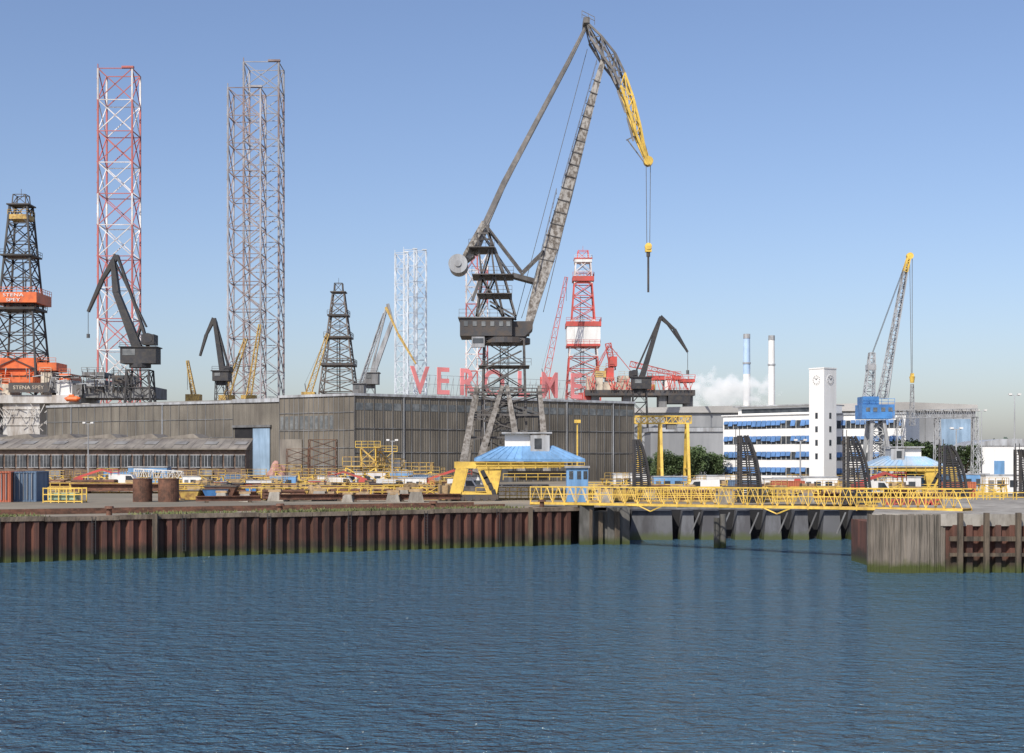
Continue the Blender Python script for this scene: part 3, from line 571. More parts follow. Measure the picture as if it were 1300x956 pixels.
m3=N.new('ShaderNodeMath'); m3.operation='MULTIPLY'; m3.use_clamp=True; m3.inputs[1].default_value=2.0; L.new(m2.outputs[0],m3.inputs[0])
m4=N.new('ShaderNodeMath'); m4.operation='MULTIPLY'; m4.inputs[1].default_value=.15; L.new(m3.outputs[0],m4.inputs[0]); L.new(m4.outputs[0],vsn.inputs['Density'])
m5=N.new('ShaderNodeMath'); m5.operation='MULTIPLY'; m5.inputs[1].default_value=.42; L.new(m4.outputs[0],m5.inputs[0]); L.new(m5.outputs[0],vsn.inputs['Emission Strength'])  # added glow, follows density; stands in for light scattered inside the steam
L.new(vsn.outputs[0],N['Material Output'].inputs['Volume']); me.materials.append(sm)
t=thing('far_hall',(X(860,480),480,G),'long low grey industrial hall with shallow roof','hall')
mb=MB(); rigbox(mb,800,1070,524,620,490,0,40); part('wall',mb,farhall,t)
d=490; mb=MB(); mb.plate([(X(798,d),Z(524,d)),(X(1072,d),Z(524,d)),(X(1072,d),Z(518,d)),(X(935,d),Z(515,d)),(X(798,d),Z(518,d))],d-1,531); part('roof',mb,farroof,t)
mb=MB(); rigbox(mb,806,920,542,549,490,-.15,.02); part('window_band',mb,glass,t)
t=thing('far_hall',(X(1150,470),470,G),'large beige-grey industrial hall with nearly flat roof','hall')
d=470; mb=MB(); rigbox(mb,1062,1238,522,620,d,0,50); part('wall',mb,farhall,t)
mb=MB(); mb.plate([(X(1060,d),Z(522,d)),(X(1240,d),Z(522,d)),(X(1240,d),Z(514,d)),(X(1150,d),Z(510.5,d)),(X(1060,d),Z(513,d))],469,521); part('roof',mb,farroof,t)
mb=MB(); rigbox(mb,1192,1232,532,605,d,-.2,.02); part('sliding_door',mb,doorb,t)
mb=MB()
for px in range(1066,1238,12): rigbox(mb,px,px+.8,522,605,d,-.15,-.003)
part('wall_ribs',mb,grey,t)
t=thing('workshop_building',(X(905,400),430,G),'low pale industrial building beyond the trees','building')
mb=MB(); rigbox(mb,826,935,548,620,430,0,20); part('wall',mb,farhall,t); mb=MB(); rigbox(mb,824,937,543,548,430,-.5,21); part('roof',mb,lgrey,t)
# office
OA=Vector((X(918,340),340,0));OB=Vector((X(1032,322),322,0)); dd=(OB-OA);OL=dd.length;dd.normalize();on=Vector((dd.y,-dd.x,0))
of=thing('office_building',((OA.x+OB.x)/2,340,G),'white four-storey office building with blue sun blinds','office building')
def ob(P,dv,nv,s0,s1,za,zb,o0,o1,m=None):
    m=m or MB(); a=P+dv*s0;c=P+dv*s1; q=[a+nv*o1,c+nv*o1,c+nv*o0,a+nv*o0]; m.hexa([v+Vector((0,0,za)) for v in q],[v+Vector((0,0,zb)) for v in q]); return m
ztop=Z(527,330)
part('wall',ob(OA,dd,on,0,OL,G,ztop,-14,0),whiteb,of)
ph=part('penthouse',ob(OA,dd,on,3,OL,ztop+.01,ztop+2.1,-12,-2),whiteb,of)
part('window_band',ob(OA,dd,on,4,OL-1,ztop+.6,ztop+1.6,-2.01,-1.95),glassd,ph)
part('roof_slab',ob(OA,dd,on,2,OL,ztop+2.11,ztop+2.4,-13,-1),lgrey,of)
mb=MB(); ob(OA,dd,on,-.3,OL,ztop,ztop+.25,-14,.35,mb); part('cornice',mb,whiteb,of)
fh=(ztop-G)/4.4
def blinds(P,dv,nv,LL,par,zf,n,prob):
    for f in range(4):
        z0=zf+f*fh+fh*.4
        wb=part('window_band',ob(P,dv,nv,.4,LL-.4,z0,z0+fh*.5,.01,.06),glassd,par)
        mb=MB()
        for i in range(n+1): s=.4+(LL-.8)*i/n; ob(P,dv,nv,s-.04,s+.04,z0,z0+fh*.5,.065,.13,mb)
        part('mullion',mb,whiteb,wb)
        for i in range(n):
            if random.random()<prob:
                s=.4+(LL-.8)*i/n; dr=random.choice((.5,.7,.8,.8,.95)); m=MB(); a=P+dv*(s+.06);c=P+dv*(s+(LL-.8)/n-.06); zt=z0+fh*.52
                q0=[a+nv*.15,c+nv*.15]; q1=[a+nv*(.3+.35*dr),c+nv*(.3+.35*dr)]; zl=zt-fh*.4*dr
                m.add([(q0[0].x,q0[0].y,zt),(q0[1].x,q0[1].y,zt),(q1[1].x,q1[1].y,zl),(q1[0].x,q1[0].y,zl)],[(0,1,2,3)]); part('sun_blind',m,navy,wb)
blinds(OA,dd,on,OL,of,G+.5,18,.82)
OC=Vector((X(1060,322),322,0));OD=Vector((X(1150,314),314,0)); d2=(OD-OC);L2=d2.length;d2.normalize();n2_=Vector((d2.y,-d2.x,0))
ow=thing('office_building',((OC.x+OD.x)/2,335,G),'white lower office wing with blue window bands','office building')
part('wall',ob(OC,d2,n2_,0,L2,G,Z(527,322),-12,0),whiteb,ow)
part('roof_slab',ob(OC,d2,n2_,-.2,L2+.2,Z(527,322)+.003,Z(527,322)+.4,-12.2,.3),lgrey,ow)
blinds(OC,d2,n2_,L2,ow,G+.3,14,.7)
tx,ty=X(1047,314),316; ct=thing('clock_tower',(tx,ty,G),'square white clock tower with black clock faces','clock tower')
zt=Z(469,316); R=Matrix.Rotation(math.radians(38),3,'Z')
def rbx(m,x0,x1,y0,y1,z0,z1):
    q=[R@Vector(p+(0,)) for p in((x0,y0),(x1,y0),(x1,y1),(x0,y1))]; m.hexa([(p.x+tx,p.y+ty,z0) for p in q],[(p.x+tx,p.y+ty,z1) for p in q])
mb=MB(); rbx(mb,-2.1,2.1,-2.1,2.1,G,zt); part('shaft',mb,whiteb,ct)
mb=MB(); rbx(mb,-2.2,2.2,-2.2,2.2,zt+.003,zt+.3); part('parapet',mb,whiteb,ct)
for f,(nx,ny) in enumerate(((0,-1),(-1,0))):
    a=R@Vector((nx*2.1,ny*2.1,0)); e=R@Vector((nx,ny,0)); tn=Vector((-e.y,e.x,0)); c=Vector((tx,ty,zt-2.4))+a
    mb=MB(); mb.cyl(c-e*.1,c+e*.06,1.15,n=32); fc=part('clock_face',mb,whiteb,ct)
    mb=MB()
    for i in range(12):
        an=i*math.pi/6; r_=tn*math.cos(an)+Vector((0,0,math.sin(an))); mb.beam(c+e*.09+r_*.8,c+e*.09+r_*1.05,.11,.05)
    mb.beam(c+e*.12,c+e*.12+tn*.35+Vector((0,0,.45)),.12,.05); mb.beam(c+e*.14,c+e*.14-tn*.5+Vector((0,0,.55)),.09,.05); part('clock_hands',mb,dark,fc)
    for z in (10,13,16,19):
        c2=Vector((tx,ty,z))+a; q=[c2-tn*.35-e*.05,c2+tn*.35-e*.05,c2+tn*.35+e*.05,c2-tn*.35+e*.05]; mb=MB(); mb.hexa(q,[p+Vector((0,0,1.3)) for p in q]); part('window',mb,glassd,ct)
d=262; t=thing('gantry_crane',(X(840,d),d,G),'yellow steel gantry frame standing on the yard','gantry crane')
mb=MB(); mb.girder(W(806,533,d),W(877,533,d),9*d/F,9*d/F,2.2,2.2,9,.24,.13)
part('bridge_girder',mb,yellow,t)
for px in (812,838,872):
    mb=MB()
    for s in(-1,1): mb.beam(W(px,538,d,s*1),(X(px,d),d+s*4,G),.5)
    mb.beam((X(px,d),d-3,G+4),(X(px,d),d+3,G+4),.3); mb.beam((X(px,d),d-3.9,G+.4),(X(px,d),d+3.9,G+.4),.8)
    part('leg',mb,yellow,t)
mb=MB(); rigbox(mb,846,858,537,545,d,-1,1); part('trolley',mb,grey,t)
d=298;k=d/F; t=thing('harbour_crane',(X(1110,d),d,G),'slim lattice jib crane with bright blue machine house','crane')
for px,s in ((1098,-4),(1098,4),(1128,-4),(1128,4)): mb=MB(); mb.beam((X(px,d),d+s,G),W(1112+(px-1113)*.5,534,d,s*.4),.7); part('portal_leg',mb,lgrey,t)
mb=MB(); mb.girder((X(1113,d),d,G),W(1113,534,d),3,2.6,3,2.6,6,.3,.16,True); part('tower',mb,lgrey,t)
mb=MB(); rigbox(mb,1090,1131,514,532,d,-3,3); rigbox(mb,1092,1112,504,514,d,-2.5,2.5); mb.rail([W(1090,514,d,-3),W(1131,514,d,-3)],1.2,1.2,.08); mh=part('machine_house',mb,blue,t)
for px in(1095,1104,1114,1123): mb=MB(); rigbox(mb,px,px+5,518,523,d,-3.08,-2.9); part('window',mb,glass,mh)
mb=MB(); mb.girder(W(1103,504,d),W(1107,448,d),12*k,6*k,2.2,1.4,8,.22,.12,False); mb.box(X(1100,d),X(1111,d),d-1,d+1,Z(470,d),Z(463,d)); part('mast',mb,lgrey,t)
mb=MB(); mb.girder(W(1120,505,d),W(1149,345,d),9*k,5*k,2.0,1.1,18,.22,.11); part('jib',mb,lgrey,t)
mb=MB(); mb.girder(W(1149,345,d),W(1154,326,d),5*k,3*k,1.1,.8,3,.24,.14); mb.cyl(W(1155,325,d,-.5),W(1155,325,d,.5),.7,n=12); part('jib_tip',mb,yellow,t)
for a,c,s,r_ in (((1107,450),(1152,328),-.4,.06),((1107,450),(1152,328),.4,.06),((1158,326),(1158,478),0,.07),((1155,326),(1157,478),.1,.06),((1128,505),(1152,328),0,.05)):
    mb=MB(); mb.cyl(W(*a,d,s),W(*c,d,s),r_,n=5); part('wire_rope',mb,rope,t)
mb=MB(); mb.cyl(W(1158,478,d),W(1158,486,d),.6,.4,n=10); mb.box(X(1156,d),X(1160,d),d-.3,d+.3,Z(480,d),Z(474,d)); part('hook_block',mb,yellow,t)
mb=MB(); mb.girder(W(1158,488,d),W(1158,540,d),3*k,6*k,.6,1,8,.1,.07); part('lifting_frame',mb,lgrey,t)
d=290; t=thing('pipe_gantry',(X(1180,d),d,G),'long grey lattice gantry on slender posts','gantry')
mb=MB(); mb.girder(W(1135,526,d),W(1240,524,d),1.6,1.6,1.6,1.6,18,.14,.08); part('lattice_girder',mb,lgrey,t)
for px in(1142,1190,1238): mb=MB(); mb.girder((X(px,d),d,G),W(px,530,d),1.4,1.0,1.4,1.0,8,.14,.08); part('post',mb,lgrey,t)
d=380; t=thing('tank_building',(X(1270,d),d,G),'white round-roofed storage building by distant trees','building')
mb=MB(); rigbox(mb,1242,1330,566,612,d,0,20); part('wall',mb,whiteb,t)
mb=MB(); pr_=[(X(1240,d),Z(566,d))]+[(X(1286+46*math.cos(a_),d),Z(566-9*math.sin(a_),d)) for a_ in [math.pi*(1-i/12) for i in range(13)]][1:]; mb.plate(pr_[::-1],d-.3,d+20.5); part('roof',mb,lgrey,t)
mb=MB(); rigbox(mb,1262,1275,585,608,d,-.15,.05); part('door',mb,lblue,t)
def lamp(px,vt,d,label='grey lamp post with twin floodlights'):
    t=thing('lamp_post',(X(px,d),d,G),label,'lamp post','tall yard lamp posts'); mb=MB(); mb.cyl((X(px,d),d,G),W(px,vt,d),.16,.09,n=8); part('pole',mb,lgrey,t)
    mb=MB(); q=W(px,vt,d); mb.beam(q-Vector((.9,0,0)),q+Vector((.9,0,0)),.1); part('cross_arm',mb,lgrey,t)
    for s in(-.8,.8): mb=MB(); mb.box(q.x+s-.28,q.x+s+.28,q.y-.3,q.y+.2,q.z+.05,q.z+.35); part('lamp_head',mb,white,t)
for a_ in ((1288,502,250),(1246,522,300),(1214,545,240),(498,560,262),(112,538,285),(1016,560,240)): lamp(*a_)
t=thing('lamp_post',(X(733,215),215,G),'short yellow floodlight mast by the dock','lamp post','tall yard lamp posts'); mb=MB(); mb.cyl((X(733,215),215,G),W(733,536,215),.16,.1,n=8); part('pole',mb,yellow,t); mb=MB(); rigbox(mb,729,737,533,537,215,-.4,.4); part('lamp_head',mb,yellow,t)
# ------------------------------------------------------------------ trees
def treekind(h,r,seed,mat):
    random.seed(seed); tr=thing('tree',(0,0,0),'dense dark green broadleaf tree beside the yard','tree','trees beyond the dock')
    mb=MB(); mb.cyl((0,0,0),(.2,0,h*.45),.4,.25,n=8)
    cl=[]
    for i in range(16):
        a=random.uniform(0,6.28); rr=random.uniform(.15,.95)*r*.75; z=h*random.uniform(.3,.88)*(1-.12*(rr/r)); c=Vector((math.cos(a)*rr,math.sin(a)*rr,z)); cl.append((c,random.uniform(.28,.45)*r)); mb.cyl((.15,0,h*random.uniform(.2,.42)),c,.14,.05,n=5)
    part('trunk',mb,bark,tr); mb=MB()
    for c,cr in cl:
        for j in range(210):
            v=Vector((random.gauss(0,1),random.gauss(0,1),random.gauss(0,1))).normalized()*cr*random.uniform(.55,1.08); p=c+v; s=random.uniform(.14,.34)
            a=Vector((random.gauss(0,1),random.gauss(0,1),random.gauss(0,1))).normalized(); b2=a.cross(Vector((random.random(),random.random(),1))).normalized()
            mb.add([p-a*s,p+b2*s*.7,p+a*s,p-b2*s*.7],[(0,1,2,3)])
    part('crown',mb,mat,tr); return tr
tA=treekind(9.5,4.2,3,leafm);tB=treekind(8.5,4.0,8,leafd)
random.seed(12)
spots=[(842,330),(853,345),(864,328),(876,340),(887,332),(899,346),(910,335),(920,350),(870,352),(1140,300),(1155,302),(1172,306),(1188,304),(1203,310),(1226,360),(1245,420),(1262,430),(1280,425),(1298,432),(825,350)]
for i,(px,d) in enumerate(spots):
    src=(tA,tB)[i%2]; s=random.uniform(.75,1.05)*(1.25 if 1130<px<1210 else 1)
    if i<2: src.location=(X(px,d),d,G); src.rotation_euler=(0,0,random.random()*6); src.scale=(.85,.85,.85)
    else: clone(src,(X(px,d),d,G),random.random()*6,s)
mb=MB()
for i in range(9000):
    px=random.uniform(780,1400); d=random.uniform(880,940); h=9+5*math.sin(px*.11)+3*math.sin(px*.37); p=Vector((X(px,d),d,G+random.random()**.7*max(4,h)*1.3)); s=random.uniform(.6,1.4)
    a=Vector((random.gauss(0,1),random.gauss(0,1),random.gauss(0,1))).normalized(); b2=a.orthogonal().normalized(); mb.add([p-a*s,p+b2*s,p+a*s,p-b2*s],[(0,1,2,3)])
solo('distant_wood',mb,M('haze_tinted_foliage',(.11,.15,.11),(.08,.11,.09),.1),'haze-coloured far-off belt of green trees','trees',kind='stuff')  # distance haze is mixed into the paler, greyer leaf colour
# ------------------------------------------------------------------ travelling bases (yellow/blue)
def portal(u0,d,mir,s,label,body):
    vb=HZ+(CAMH-G)*F/d
    f=lambda du:(u0+du*mir*s)
    V=lambda v: vb+(v-637)*s
    XX=lambda a:X(f(a),d); ZZ=lambda b:Z(V(b),d)
    t=thing('travelling_gantry_base',(XX(80),d,G),label,'gantry','yellow and blue travelling gantry bases')
    def pl(m,pts,y0,y1): m.plate([(XX(a),ZZ(b_)) for a,b_ in pts],y0,y1)
    P=lambda a,b_,y:Vector((XX(a),d+y,ZZ(b_)))
    def bx(m,a0,a1,v0,v1,y0,y1): a,c=sorted((XX(a0),XX(a1))); m.box(a,c,d+y0,d+y1,ZZ(v1),ZZ(v0))
    mb=MB(); lo=[P(28,584,-4*s),P(166,585,-4*s),P(166,585,4*s),P(28,584,4*s)]; hi=[P(60,569,-2.6*s),P(126,568,-2.6*s),P(126,568,2.6*s),P(60,569,2.6*s)]
    mb.hexa(lo,hi); ll=[p-Vector((0,0,.35)) for p in lo]; mb.hexa(ll,[p-Vector((0,0,.003)) for p in lo]); part('hipped_roof',mb,body,t)
    mb=MB()
    for i in range(15):
        q=i/14; mb.beam(lo[0].lerp(lo[1],q)+Vector((0,-.03,.02)),hi[0].lerp(hi[1],q)+Vector((0,-.03,.02)),.07)
    part('roof_seams',mb,body,t)
    mb=MB(); bx(mb,98,122,555,586,-3.2*s,2*s); cb=part('cabin',mb,lgrey,t)
    mb=MB(); bx(mb,66,97.8,553,571,-2.4*s,2*s); part('cabin_annex',mb,white,cb)
    mb=MB(); bx(mb,103,112,559,572,-3.26*s,-3.1*s); part('window',mb,glassd,cb)
    mb=MB(); bx(mb,62,125,551,553-.05,-3.4*s,3*s); part('cabin_roof',mb,lgrey,cb)
    for sg_ in(-1,1):
        y=sg_*3.1*s
        mb=MB(); pl(mb,[(3,588),(140,589),(140,595),(60,597),(3,596)],d+y-.3,d+y+.3); part('main_beam',mb,yellow,t)
        mb=MB(); mb.beam(P(12,596,y),P(4,629,y),1.5*s,.8*s); part('slender_leg',mb,yellow,t)
        mb=MB(); pl(mb,[(32,597),(62,598),(55,634),(46,634)],d+y-.3,d+y+.3); mb.beam(P(8,628,y),P(50,630,y),.5*s); lg=part('box_leg',mb,yellow,t)
        if sg_<0:
            mb=MB()
            for i in range(4): pl(mb,[(35+i*4.6,600+i*8),(40+i*4.6,598+i*8),(45+i*3.6,608+i*7),(40+i*3.6,610+i*7)],d+y-.36,d+y-.305)
            part('warning_stripes',mb,black,lg)
        mb=MB(); bx(mb,-3,58,629,635,sg_*3.1*s-.9*s,sg_*3.1*s+.9*s)
        for i in range(6): mb.cyl(P(2+i*10,633,y-.95*s),P(2+i*10,633,y+.95*s),.45*s,n=12)
        part('bogie',mb,dark,t)
        mb=MB(); mb.beam(P(150,590,y),P(150,636,y),.6*s); part('rear_post',mb,grey,t)
    mb=MB()
    bx(mb,70,146,600,607,-2*s,2*s); bx(mb,84,120,607,611,-1.5*s,1.5*s); part('underslung_machinery',mb,dark,t)
    mb=MB(); mb.rail([P(28,597,-4*s),P(165,597,-4*s)],.9,1.5,.07); mb.rail([P(64,611,-4*s),P(165,611,-4*s)],.9,1.5,.07); part('handrail',mb,yellow,t)
pale=M('faded_blue_roof',(.26,.42,.6),(.36,.43,.5),.8,.55,st=V3)
portal(575,197,1,1,'yellow and blue travelling gantry base with grey cabin',lblue); portal(1212,232,-1,.7,'small faded travelling gantry base beyond the footbridge',pale)
# ------------------------------------------------------------------ footbridge
fb=thing('footbridge',(25,150,G),'long yellow lattice footbridge spanning the dock mouth','footbridge')
p0=Vector((X(680,172),172,4.75));p1=Vector((X(1228,133),133,5.3)); dv=(p1-p0).normalized(); nv=Vector((dv.y,-dv.x,0)).normalized()
mb=MB(); q=[p0+nv*.9,p1+nv*.9,p1-nv*.9,p0-nv*.9]; mb.hexa([v+Vector((0,0,.0)) for v in q],[v+Vector((0,0,.1)) for v in q]); part('deck',mb,yellowd,fb)
nb=30
for s in(1,-1):
    mb=MB()
    for i in range(nb):
        a=p0.lerp(p1,i/nb)+nv*s*.95;c=p0.lerp(p1,(i+1)/nb)+nv*s*.95;up=Vector((0,0,1.9)); m_=(a+c)/2
        mb.beam(a,a+up,.08); mb.beam(a,m_+up,.06); mb.beam(m_+up,c,.06)
    a=p0+nv*s*.95;c=p1+nv*s*.95; mb.beam(a+up*.55,c+up*.55,.05); mb.beam(a+up,c+up,.11); mb.beam(a-Vector((0,0,.06)),c-Vector((0,0,.06)),.26,.14)
    part('lattice_side',mb,yellow,fb)
for i in range(0,nb+1,3):
    mb=MB(); a=p0.lerp(p1,i/nb)-Vector((0,0,.2)); mb.beam(a+nv,a-nv,.15); part('cross_beam',mb,yellowd,fb)
for i in (9,18,27):
    mb=MB(); a=p0.lerp(p1,i/nb)+nv*.95; mb.beam(a+Vector((0,0,-.1)),a+dv*1.8+Vector((0,0,-.75)),.12);mb.beam(a+dv*3.6+Vector((0,0,-.1)),a+dv*1.8+Vector((0,0,-.75)),.12); part('under_truss',mb,yellow,fb)
def guide(px,d,hgt,wd,lean):
    x=X(px,d); t=thing('dock_guide_frame',(x,d,G),'tall black slatted guide frame with ladder beside the dock','steel frame','black guide frames along the dock')
    prof=[(wd,0),(wd*.96,hgt*.3),(wd*.8,hgt*.6),(wd*.55,hgt*.85),(wd*.3,hgt)]
    def wz(z):
        for (a,za),(c,zc) in zip(prof,prof[1:]):
            if za<=z<=zc+1e-3: return a+(c-a)*(z-za)/(zc-za)
        return prof[-1][0]
    mb=MB()
    for s in(-1,1):
        mb.beam((x,d+s,G),(x,d+s,G+hgt),.34)
        for fr in (.5,1):
            for i in range(8): z=hgt*i/8;z2=hgt*(i+1)/8; mb.beam((x+lean*wz(z)*fr,d+s,G+z),(x+lean*wz(z2)*fr,d+s,G+z2),.3 if fr==1 else .18)
    part('side_frame',mb,black,t); mb=MB()
    for i in range(30):
        z=hgt*i/30
        mb.beam((x,d-.8,G+z),(x+lean*wz(z),d-.8,G+z),.17)
        if i%3==0:
            for s in(0,1): mb.beam((x+lean*wz(z)*s,d-1,G+z),(x+lean*wz(z)*s,d+1,G+z),.12)
    part('fender_slats',mb,black,t)
    mb=MB()
    for i in range(20): mb.beam((x-.7*lean,d-1.2,G+i*hgt/20),(x-.2*lean,d-1.2,G+i*hgt/20),.07)
    mb.beam((x-.7*lean,d-1.2,G),(x-.7*lean,d-1.2,G+hgt+.8),.08); mb.beam((x-.2*lean,d-1.2,G),(x-.2*lean,d-1.2,G+hgt+.8),.08); part('ladder',mb,dark,t)
guide(805,200,8.5,2.2,1);guide(939,186,8.8,2.7,1);guide(1074,180,8.6,2.9,1);guide(1196,186,7.5,3.0,1);guide(1292,190,7,2.4,1)
d=176; t=thing('control_cabin',(X(732,d),d,G),'small blue control cabin at the end of footbridge','cabin')
mb=MB(); rigbox(mb,719,746,594,640,d,-1.2,1.2); part('wall',mb,lblue,t); mb=MB(); rigbox(mb,717,748,591.5,594,d,-1.5,1.5); part('roof',mb,lgrey,t)
for px in(722,732,740): mb=MB(); rigbox(mb,px,px+5,598,608,d,-1.26,-1.1); part('window',mb,glassd,t)
# ------------------------------------------------------------------ yard clutter kinds
def atg(px,d): return (X(px,d),d,G)
def place(kind,spots,base_rz=0):
    "first spot uses the original, the rest are copies"
    for i,s in enumerate(spots):
        px,d=s[0],s[1]; sc=s[2] if len(s)>2 else 1; rz=s[3] if len(s)>3 else random.uniform(-.25,.25)+base_rz
        if i==0: kind.location=atg(px,d); kind.rotation_euler=(0,0,rz); kind.scale=(sc,sc,sc) if not isinstance(sc,tuple) else sc
        else: clone(kind,atg(px,d),rz,sc)
def zt(): return (0,0,0)
def container(m,label):
    t=thing('shipping_container',zt(),label,'container','shipping containers on the quay'); mb=MB(); mb.box(-1.6,1.6,-4,4,.2,3.9); part('body',mb,m,t)
    mb=MB()
    for x in(-1.6,1.6):
        for y in(-4,4): mb.beam((x,y,0),(x,y,4),.22)
    for z in(.1,3.95):
        for x in(-1.6,1.6): mb.beam((x,-4,z),(x,4,z),.2)
        for y in(-4,4): mb.beam((-1.6,y,z),(1.6,y,z),.2)
    part('corner_frame',mb,m,t); mb=MB()
    for x in(-1.1,-.5,.5,1.1): mb.cyl((x,-4.12,.3),(x,-4.12,3.8),.06,n=6)
    mb.beam((0,-4.06,.2),(0,-4.06,3.9),.05); part('door_bars',mb,lgrey,t)
    return t
c1=container(conto,'orange shipping container on the quay, doors to the water'); place(c1,[(6,192,1,.12),(1000,215,.6,1.5),(1215,205,.6,1.5)])
c2=container(contb,'dull blue shipping container standing in the yard'); place(c2,[(38,194,1,.12),(540,262,.7,1.5),(300,272,.7,1.5),(945,222,.6,1.5)])
for px,w in((181,24),(214,26)):
    d=190; r=w*d/F/2; t=thing('steel_drum',atg(px,d),'large upright rusty brown steel cylinder on the quay','drum','upright rusty steel cylinders'); mb=MB(); mb.cyl((X(px,d),d,G),(X(px,d),d,G+3.0),r,n=28); part('shell',mb,rust,t)
    mb=MB(); mb.cyl((X(px,d),d,G+3.0),(X(px,d),d,G+3.12),r*1.04,n=28); part('top_flange',mb,[rust],t); mb=MB(); mb.cyl((X(px,d),d,G+1.5),(X(px,d),d,G+1.6),r*1.02,n=28); part('hoop',mb,[rust],t)
t=thing('guard_rail',zt(),'yellow tubular steel guard rail section','railing','yellow guard rails round the dock'); mb=MB(); mb.rail([(-4,0,0),(4,0,0)],1.7,1.6,.1,3); part('rails',mb,yellow,t)
mb=MB(); mb.box(-4,4,-.08,.08,.02,.25); part('kick_board',mb,yellowd,t)
sp=[(255+i*42,d_,1,.08) for d_,n_ in((198,8),(214,8),(232,8),(262,8)) for i in range(n_)]+[(90+i*48,285,1.2,0) for i in range(11)]+[(70+i*50,238,1,0.03) for i in range(5)]+[(760+i*40,d_,1,-.05) for d_ in(190,205,225,245) for i in range(13)]+[(1130+i*38,170,1,0) for i in range(5)]+[(640+i*38,200,1,.1) for i in range(3)]
place(t,sp)
t=thing('steel_cradle',zt(),'yellow open steel work cradle with platform','steel frame','yellow steel cradles in the yard'); mb=MB()
for x in(-2.2,2.2):
    for y in(-1.5,1.5): mb.beam((x,y,0),(x*.85,y,2.6),.2)
    mb.beam((x,-1.5,.3),(x,1.5,.3),.18)
mb.beam((-2.2,-1.5,.2),(1.9,-1.5,2.5),.12);mb.beam((2.2,-1.5,.2),(-1.9,-1.5,2.5),.12); part('legs',mb,yellow,t)
mb=MB(); mb.box(-2.3,2.3,-1.7,1.7,2.6,2.75); mb.rail([(-2.3,-1.7,2.75),(2.3,-1.7,2.75),(2.3,1.7,2.75)],1.1,1.1,.08); part('platform',mb,yellowd,t)
place(t,[(385,278),(418,282),(448,262),(478,270,1.2),(505,250),(545,268,1.1),(322,265),(290,278,.8),(240,282,.9),(142,282,1),(178,276,.8),(75,284,.9),(780,235,.9),(935,240,.8),(1010,245,.8),(1075,230,.8),(560,232,.8),(350,240,.7),(430,232,.7),(1130,215,.8),(1260,200,.8),(880,225,.8),(300,250,.8),(400,245,.8),(530,285,1.3),(490,290,1.5),(462,284,1.6),(345,222,.7),(500,215,.7),(270,262,1),(365,286,1.2),(265,215,.6),(390,210,.6),(455,206,.6),(545,208,.7),(830,215,.7),(985,205,.7),(1050,200,.7),(110,270,.9),(210,262,.8)])
t=thing('access_stair',zt(),'tall yellow steel access stair frame','stairs','yellow access stairs'); mb=MB(); mb.girder((0,0,0),(0,0,8),3,3,2.5,2.5,3,.18,.1); part('frame',mb,yellow,t); mb=MB()
for i in range(3): s_=1 if i%2 else -1; mb.beam((-1.4*s_,-1.3,i*2.67),(1.4*s_,-1.3,(i+1)*2.67),.3,.5)
part('stair_flights',mb,yellowd,t); mb=MB(); mb.box(-2.5,2.5,-1.5,1.5,8,8.15); mb.rail([(-2.5,-1.5,8.1),(2.5,-1.5,8.1)],1.2,1.2,.09); part('top_platform',mb,yellow,t)
place(t,[(468,285,1,0),(490,288,.9,.1)])
# steel skips and cable reels, several paints
def skip(m,label):
    t=thing('steel_skip',zt(),label,'skip','steel skips in the yard'); mb=MB(); mb.hexa([(-1.1,-.8,.15),(1.1,-.8,.15),(1.1,.8,.15),(-1.1,.8,.15)],[(-1.7,-1,1.5),(1.7,-1,1.5),(1.7,1,1.5),(-1.7,1,1.5)]); part('bin',mb,m,t)
    mb=MB()
    for y in(-1,1): mb.beam((-1.75,y,1.52),(1.75,y,1.52),.12)
    for x in(-1.72,1.72): mb.beam((x,-1,1.53),(x,1,1.53),.12)
    mb.box(-1,1,-.7,-.5,0,.15); mb.box(-1,1,.5,.7,0,.15); part('rim_and_runners',mb,dark,t); return t
R_=random.uniform
for m,l,n_ in ((yellowd,'dirty yellow steel skip in the yard',14),(blue,'blue steel skip in the yard',10),(red,'red steel skip in the yard',9),(white,'white steel skip in the yard',10),(rust,'rusty steel skip in the yard',12)):
    place(skip(m,l),[((R_(240,565),R_(194,285),R_(.8,1.3)) if random.random()<.55 else (R_(760,1230),R_(188,245),R_(.7,1.2))) for i in range(n_)])
t=thing('cable_reel',zt(),'wooden cable reel standing on its rims','cable reel','cable reels in the yard'); mb=MB(); mb.cyl((0,-.5,1),(0,.5,1),.6,n=16); part('drum',mb,dark,t)
for y in(-.6,.5): mb=MB(); mb.cyl((0,y,1),(0,y+.1,1),1,n=20); part('flange',mb,wood,t)
place(t,[(R_(245,560),R_(192,270),R_(.8,1.3),R_(-1,1)) for i in range(12)]+[(R_(760,1200),R_(188,235),R_(.7,1.1),R_(-1,1)) for i in range(8)])
t=thing('keel_block',zt(),'concrete keel block with timber top','keel block','keel blocks stored on the yard'); mb=MB(); mb.hexa([(-1,-.8,0),(1,-.8,0),(1,.8,0),(-1,.8,0)],[(-.7,-.6,1.3),(.7,-.6,1.3),(.7,.6,1.3),(-.7,.6,1.3)]); part('base',mb,conc,t); mb=MB(); mb.box(-.9,.9,-.5,.5,1.3,1.65); part('timber_cap',mb,wood,t)
sp=[(R_(245,560),R_(188,240),R_(.6,1.1)) for i in range(60)]+[(R_(60,560),R_(245,286),R_(.8,1.3)) for i in range(48)]+[(R_(760,1190),R_(186,240),R_(.7,1.2)) for i in range(40)]
place(t,sp)
t=thing('wooden_crate',zt(),'plain wooden crate with battens','crate','wooden crates in the yard'); mb=MB(); mb.box(-.9,.9,-.7,.7,.15,1.5); part('box',mb,wood,t); mb=MB()
